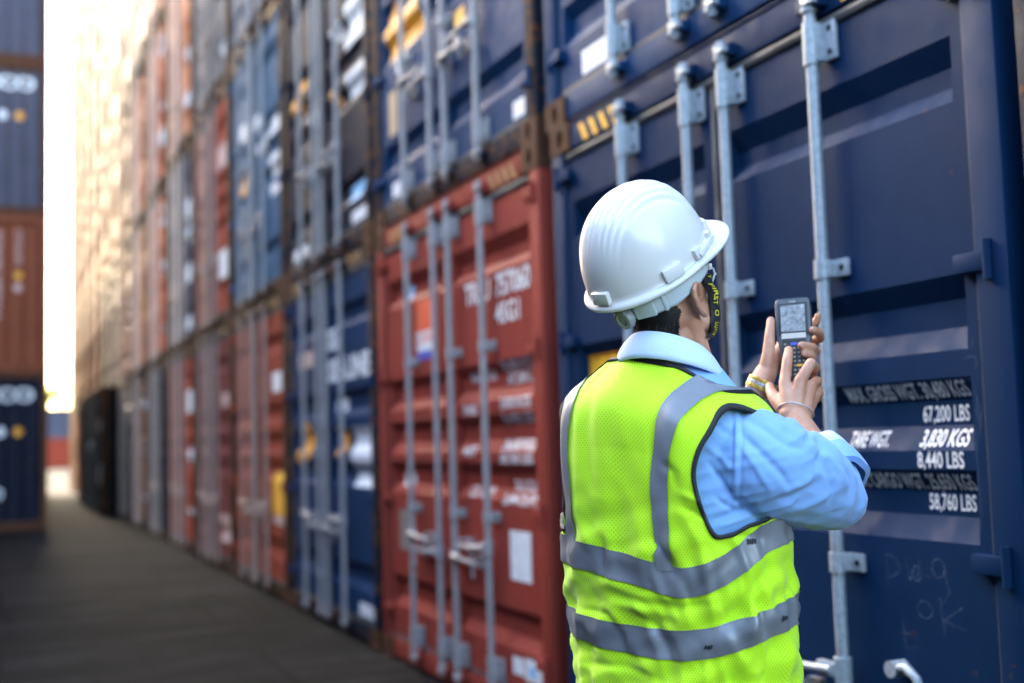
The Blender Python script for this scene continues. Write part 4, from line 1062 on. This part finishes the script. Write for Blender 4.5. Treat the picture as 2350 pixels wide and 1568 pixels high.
# ---- trousers and shoes
m_ = MB(); rings = []
for z in [.87-.02*k for k in range(5)]: aw = catm(TOR, z)[0]; rings.append([T3(.19*math.sin(q), .02-.125*math.cos(q), z) for q in [2*math.pi*j/40 for j in range(40)]])
m_.loft(rings)
for sg in (1, -1): m_.tube([T3(sg*.085, .02, .90), T3(sg*.095, .02, .75), T3(sg*.10, .03, .48), T3(sg*.11, .0, .07)], [.105, .10, .076, .062], 28)
fin('trousers', voxel(m_, .008, 8), TROU, man, None)
for sg in (1, -1):
    m_ = MB(); m_.capsule(T3(sg*.11, -.045, .045), .042, T3(sg*.125, .15, .036), .036); m_.capsule(T3(sg*.11, -.01, .05), .042, T3(sg*.11, .0, .12), .045)
    fin('shoe', voxel(m_, .006, 6), SHOE, man, None)
# ---- helmet
TH = R(35.5); PSH = R(54)
ef = dirv(math.sin(PSH)*math.cos(TH), math.cos(PSH)*math.cos(TH), math.sin(TH)); er = dirv(math.cos(PSH), -math.sin(PSH), .02); er = (er-ef*er.dot(ef)).normalized(); eu = er.cross(ef).normalized(); RHO = R(9); er, eu = er*math.cos(RHO)-eu*math.sin(RHO), eu*math.cos(RHO)+er*math.sin(RHO)
EC = W3(.269, 2.250, 1.608)
def E3(f, r_, u): return EC+ef*f+er*r_+eu*u
DA, DBk, DW, DH = .134, .142, .113, .160
def rim(q): c_ = math.cos(q); return ((DA if c_ > 0 else DBk)*c_, DW*math.sin(q))
NQ, NV = 220, 90
rings = []
def dome(q, t):
    """t 0 at the rim, 1 at the crown"""
    a_ = t*math.pi/2; rr_ = math.cos(a_)**.82; h = DH*math.sin(a_)**.95
    x, y = rim(q); x *= rr_; y *= rr_
    g_ = 0
    if h > .045:
        fx_ = (x+.14)/.28; sprd = .55+.6*max(0, min(1, fx_)); fade = max(0, min(1, (h-.055)/.05))*max(0, min(1, (x+.125)/.05))*max(0, min(1, (.112-x)/.03))
        for yk in (-.030, -.011, .008, .027, .046, .065, .082):
            d = (y-yk*sprd)/.0040; g_ -= .0050*math.exp(-d*d)*fade
        d = (y-.026)/(.080*sprd); g_ += .0035*math.exp(-d**6)*fade
    n_ = Vector((x/DA**2, y/DW**2, h/DH**2)).normalized()
    return Vector((x, y, h))+n_*g_
def brim_off(q):
    c_ = max(0, math.cos(q)); return .013+.043*c_**1.6
rings.append([E3(*(lambda x, y, o: (x+o*math.cos(q), y+o*math.sin(q)*.9, -.010-.006*max(0, math.cos(q))))(*rim(q), brim_off(q)-.001)) for q in [2*math.pi*j/NQ for j in range(NQ)]])
for o_k, u_ in ((1.0, -.008), (1.0, -.005), (.93, -.003), (.6, .0005), (.25, .003), (.06, .006)):
    rings.append([E3(*(lambda x, y, o: (x+o*math.cos(q), y+o*math.sin(q)*.9, u_-(.006 if u_ < .003 else .003)*max(0, math.cos(q))*(o_k)))(*rim(q), brim_off(q)*o_k)) for q in [2*math.pi*j/NQ for j in range(NQ)]])
for k in range(4, NV):
    t = k/NV
    rings.append([E3(*(dome(q, t))) for q in [2*math.pi*j/NQ for j in range(NQ)]])
m_ = MB(); m_.loft(rings, True, False)
n0 = len(m_.v); m_.v.append(tuple(E3(0, 0, DH+.002))); L0 = n0-NQ
m_.f += [(L0+j, L0+(j+1) % NQ, n0) for j in range(NQ)]
helm = fin('hard_hat', m_, HELM, man, None); smooth(helm.data)
sd_ = helm.modifiers.new('s', 'SOLIDIFY'); sd_.thickness = .0024; sd_.offset = -1
# accessory slots round the rim
def slot(q, w, h, d, name='slot', lift=.0):
    x, y = rim(q); p = E3(x*1.0, y*1.0, .016+lift); tq = Vector((-DA*math.sin(q), DW*math.cos(q), 0)).normalized(); nq = Vector((math.cos(q)/DA, math.sin(q)/DW, 0)).normalized()
    T_ = ef*tq.x+er*tq.y; N_ = ef*nq.x+er*nq.y
    m_ = MB(); m_.obox(p+N_*.002, (T_, N_, (eu-N_*.12).normalized()), (w, d, h), .0028); fin(name, m_, HELM, helm, 40)
slot(R(112), .021, .0125, .0065); slot(R(70), .038, .005, .0065, lift=-.005); slot(R(56), .009, .010, .0068); slot(R(84.5), .010, .010, .0068); slot(R(24), .012, .010, .007); slot(R(180), .020, .012, .006); slot(R(-112), .021, .0125, .0065); slot(R(-70), .040, .009, .009)
# head band, ratchet and knob
BC = HC+eu*((EC-HC).dot(eu)+.008)
def B3(f, r_, u): return BC+ef*f+er*r_+eu*u
rings = []
for u_ in (.0, -.014, -.028, -.042, -.047):
    ring = []
    for j in range(61):
        q = R(62+236*j/60); dr = max(0, min(1, (abs(math.degrees(q)-180)-58)/60))
        ring.append(B3(.106*math.cos(q)-.006, .0865*math.sin(q), u_*(1-.30*dr)-.004))
    rings.append(ring)
m_ = MB(); m_.loft(rings, False, False); hb = fin('head_band', m_, SUSP, helm, None); smooth(hb.data)
sd_ = hb.modifiers.new('s', 'SOLIDIFY'); sd_.thickness = .002; sd_.offset = 1
m_ = MB()
for sgq, w in ((158, .020), (202, .020), (134, .004), (226, .004)):
    q = R(sgq); p = B3(.106*math.cos(q)-.006, .0865*math.sin(q), -.036); T_ = (ef*-math.sin(q)*.104+er*math.cos(q)*.087).normalized(); N_ = T_.cross(eu).normalized()
    m_.obox(p, (T_, N_, eu), (w, .0045, .017), .003)
fin('ratchet_strap', m_, SUSP, helm, 40)
kc = B3(-.120, -.006, -.044); kn = (-ef).normalized()
m_ = MB(); rings = []
for d_, r_ in ((-.008, .016), (.0, .0205), (.010, .0205), (.013, .0185), (.014, .012), (.011, .011)):
    rings.append([kc+kn*d_+(er*math.cos(q)+eu*math.sin(q))*(r_+(.0011 if (j % 4) < 2 and r_ > .018 else 0)) for j, q in enumerate([2*math.pi*j/48 for j in range(48)])])
m_.loft(rings); fin('ratchet_knob', m_, KNOB, helm, 35)
# chin strap: hook and lettered webbing
sp_ = [(1640, 630, 2.262, 17), (1641, 655, 2.262, 18), (1644, 690, 2.262, 18), (1642, 715, 2.262, 18), (1634, 738, 2.266, 17), (1620, 760, 2.285, 16), (1600, 775, 2.31, 12)]
def sppath(t):
    x = t*(len(sp_)-1); i = min(int(x), len(sp_)-2); k = x-i
    g_ = [sp_[max(0, i-1)], sp_[i], sp_[i+1], sp_[min(len(sp_)-1, i+2)]]
    return [.5*((2*g_[1][n])+(-g_[0][n]+g_[2][n])*k+(2*g_[0][n]-5*g_[1][n]+4*g_[2][n]-g_[3][n])*k*k+(-g_[0][n]+3*g_[1][n]-3*g_[2][n]+g_[3][n])*k**3) for n in range(4)]
CAMP = Vector((0, 0, CAM_H)); SIL = []
def body_hit(x, y):
    d = (pt(x, y, 2.25)-CAMP).normalized(); h_ = BODYT.ray_cast(CAMP, d, 4); return h_
for k in range(51):
    x, y, b_, w = sppath(k/50); xs_ = x+26
    while xs_ > x-70 and body_hit(xs_, y)[0] is None: xs_ -= 1
    h0 = body_hit(xs_-1.5, y)[0] or pt(xs_, y, b_); h1 = body_hit(xs_-w, y)[0] or h0
    SIL.append([xs_, h0.copy(), h1.copy()])
for _ in range(5):
    SIL = [SIL[0]]+[[(SIL[i-1][0]+2*SIL[i][0]+SIL[i+1][0])/4]+[(SIL[i-1][n]+2*SIL[i][n]+SIL[i+1][n])/4 for n in (1, 2)] for i in range(1, 50)]+[SIL[50]]
def spp(t, v_, lift=0):
    """webbing wrapped on the cheek: v_ -1 at the ear side, +1 at the face side"""
    i = min(int(t*50), 49); k = t*50-i
    h0 = SIL[i][1].lerp(SIL[i+1][1], k); h1 = SIL[i][2].lerp(SIL[i+1][2], k); n_ = (Ah*.8-Bh*.6)
    return h1.lerp(h0, (v_+1)/2)+n_*(.0035+lift+.0045*(1-v_*v_))+Ah*.004*max(0, v_)
rows = [[spp(i/50, k/6-1+k/6) for k in range(7)] for i in range(51)]
stp = strip_mesh('chin_strap', rows, TRIM, helm)
sd_ = stp.modifiers.new('s', 'SOLIDIFY'); sd_.thickness = .0016; sd_.offset = -1
def strap_text(s_, t0, t1, v0, v1):
    v2, f2 = text2d(s_, 1, 1, .01); bm = bmesh.new()
    V = [bm.verts.new(spp(t0+(t1-t0)*u, v0+(v1-v0)*max(0, min(1, v_)), .0022)) for u, v_ in v2]
    for f in f2: bm.faces.new([V[i] for i in f])
    me = bpy.data.meshes.new('lettering'); bm.to_mesh(me); bm.free(); fin('lettering', me, STRY, stp, None)
STRY = plain('yellow_print', (.75, .66, .02), .6, 0, .1, 40, 0)
strap_text('FIRST', .15, .40, -.45, .45); strap_text('O', .48, .58, -.45, .45); strap_text('SAFETY', .68, .93, -.4, .4); strap_text('Y', .02, .08, -.2, .6)
hk = MB(); hp = [pt(1628, 612, 2.235), pt(1637, 617, 2.238), pt(1640, 628, 2.24), pt(1637, 640, 2.24), pt(1630, 658, 2.238)]
hk.tube(hp, .0021, 8); hk.tube([pt(1643, 628, 2.245), pt(1638, 634, 2.24)], .0018, 8)
fin('strap_hook', hk, SUSP, helm, 60)
m_ = MB(); m_.obox(pt(1627, 612, 2.238), (Ah, Bh, Zh), (.0055, .004, .006), .002); fin('hook_holder', m_, HELM, helm, 40)
# ---- watch and bracelet
fdl = (px(1757, 858, 2.520)-LE).normalized(); wx = fdl.cross(Bh).normalized(); wy = fdl.cross(wx)
WC = px(1748, 884, 2.503); GOLD, nt, b = mat('gold_metal'); b.inputs['Base Color'].default_value = (.75, .52, .10, 1); b.inputs['Metallic'].default_value = .7; b.inputs['Roughness'].default_value = .35
STEEL, nt, b = mat('polished_steel'); b.inputs['Base Color'].default_value = (.75, .75, .76, 1); b.inputs['Metallic'].default_value = .8; b.inputs['Roughness'].default_value = .3
for t_, m0, nm, hw in ((-.0075, GOLD, 'watch_strap', .0042), (.0, STEEL, 'watch_link', .0034), (.0075, GOLD, 'watch_strap', .0042)):
    m_ = MB()
    for j in range(20):
        q = 2*math.pi*(j+.5)/20; d_ = wx*math.cos(q)+wy*math.sin(q); m_.obox(WC+fdl*t_+d_*.0298, (d_, d_.cross(fdl), fdl), (.0022, .0046, hw), .0008)
    fin(nm, m_, m0, man, 40)
m_ = MB(); bc = px(1826, 946, 2.383); bx_ = (wr2-wr1).normalized(); fdr = (px(1832, 898, 2.41)-RW).normalized(); bx_ = (bx_-fdr*bx_.dot(fdr)).normalized(); by_ = fdr.cross(bx_)
m_.tube([bc+bx_*math.cos(2*math.pi*k/40)*.0365+by_*math.sin(2*math.pi*k/40)*.030 for k in range(41)], .0016, 8, False)
fin('bracelet', m_, plain('beaded_silver', (.55, .50, .50), .4, .3, .3, 400, .2), man, 60)
# ---------------------------------------------------------------- handheld scanner
DC = px(1823, 787, 2.512); dr = dirv(.94, -.30, .02); du = dirv(.015, .30, .95); du = (du-dr*du.dot(dr)).normalized(); dn = dr.cross(du).normalized()   # dn towards the viewer
dev = empty('handheld_scanner', DC); tag(dev, 'grey handheld scanner with lit screen and keypad held up in the worker\'s hands', 'scanner')
def D3(x, y, z): return DC+dr*x+du*y+dn*z
DEVM = plain('charcoal_plastic', (.075, .085, .10), .45, 0, .15, 60, .15); DEVK = plain('black_plastic', (.012, .013, .015), .5, 0, .2, 60, .1)
prf = [(-.100, .026, .020), (-.097, .0285, .023), (-.06, .0275, .024), (-.025, .0285, .026), (-.005, .0325, .03), (.01, .0365, .032), (.05, .0375, .034), (.088, .037, .034), (.097, .0355, .03), (.100, .032, .026)]
rings = []
for y, hw, dp in prf:
    ring = []
    for j in range(44):
        q = 2*math.pi*j/44; x = hw*spw(math.cos(q), .38); z = spw(math.sin(q), .38)
        ring.append(D3(x, y, z*.008 if z > 0 else z*(dp-.008)))
    rings.append(ring)
m_ = MB(); m_.loft(rings); fin('housing', m_, DEVM, dev, 50, DC)
m_ = MB(); m_.obox(D3(0, .052, .0085), (dr, du, dn), (.0305, .037, .0012), .0011); fin('bezel', m_, DEVK, dev, 40, DC)
SCR, nt, b = mat('screen')
v = objcoord(nt, (1, 1, 1), False); n1 = noisen(nt, v, 95, 6, .7); n2 = noisen(nt, v, 28, 3)
c_ = mixc(nt, ramp(nt, n1, .35, .62).outputs[0], (.10, .105, .115, 1), (.25, .265, .285, 1)); c_ = mixc(nt, ramp(nt, n2, .55, .68).outputs[0], c_, (.36, .385, .42, 1))
lk(nt, c_, b.inputs['Base Color']); lk(nt, c_, b.inputs['Emission Color']); b.inputs['Emission Strength'].default_value = .02; b.inputs['Roughness'].default_value = .18
m_ = MB(); m_.obox(D3(0, .053, .0098), (dr, du, dn), (.0255, .0305, .0006)); fin('screen', m_, SCR, dev, None, DC)
m_ = MB(); m_.obox(D3(0, .0125, .0100), (dr, du, dn), (.0255, .0062, .0007), .0006); fin('label_strip', m_, plain('cream_label', (.52, .49, .44), .5, 0, .05, 60, 0), dev, None, DC)
m_ = MB(); m_.obox(D3(0, -.042, .0082), (dr, du, dn), (.0245, .0455, .0010), .0010); pad_ = fin('keypad', m_, DEVK, dev, None, DC)
KEYM = plain('key_print', (.34, .29, .20), .5, 0, .6, 220, 0)
for r_ in range(8):
    for k in range(5):
        m_ = MB(); p = D3(-.019+.0095*k, -.006-.0098*r_, .0096); m0 = KEYM
        m_.obox(p, (dr, du, dn), (.0024, .0019, .0006), .0005)
        if r_ == 0 and k == 2: m_ = MB(); m_.obox(p, (dr, du, dn), (.007, .0034, .0007), .0006); m0 = BLUE_D
        if r_ == 5 and k == 3: m_ = MB(); m_.obox(p, (dr, du, dn), (.006, .0026, .0007), .0006); m0 = YELLOW_D
        if r_ == 0 and k in (1, 3): continue
        fin('key', m_, m0, pad_, None, DC)
vs2, fs2 = text2d('coz', .0042, .013, .01)
me = bpy.data.meshes.new('lettering'); me.from_pydata([D3(-.0065+u, .0925, .0086) if False else D3(-.0065+u, .0915, .0092) for u, v_ in vs2], [], fs2)
me = bpy.data.meshes.new('emblem'); me.from_pydata([tuple(D3(-.0065+u, .0905+v_, .0090)) for u, v_ in vs2], [], fs2); me.update(); fin('emblem', me, WHITE_D, dev, None, DC)
for k in range(10):
    m_ = MB(); m_.obox(D3(.0372, .03+.006*k, -.008), (dr, du, dn), (.0012, .0020, .010), .0008); fin('grip_rib', m_, plain('brown_rubber', (.05, .035, .025), .6) if k == 0 else bpy.data.materials['brown_rubber'], dev, 40, DC)
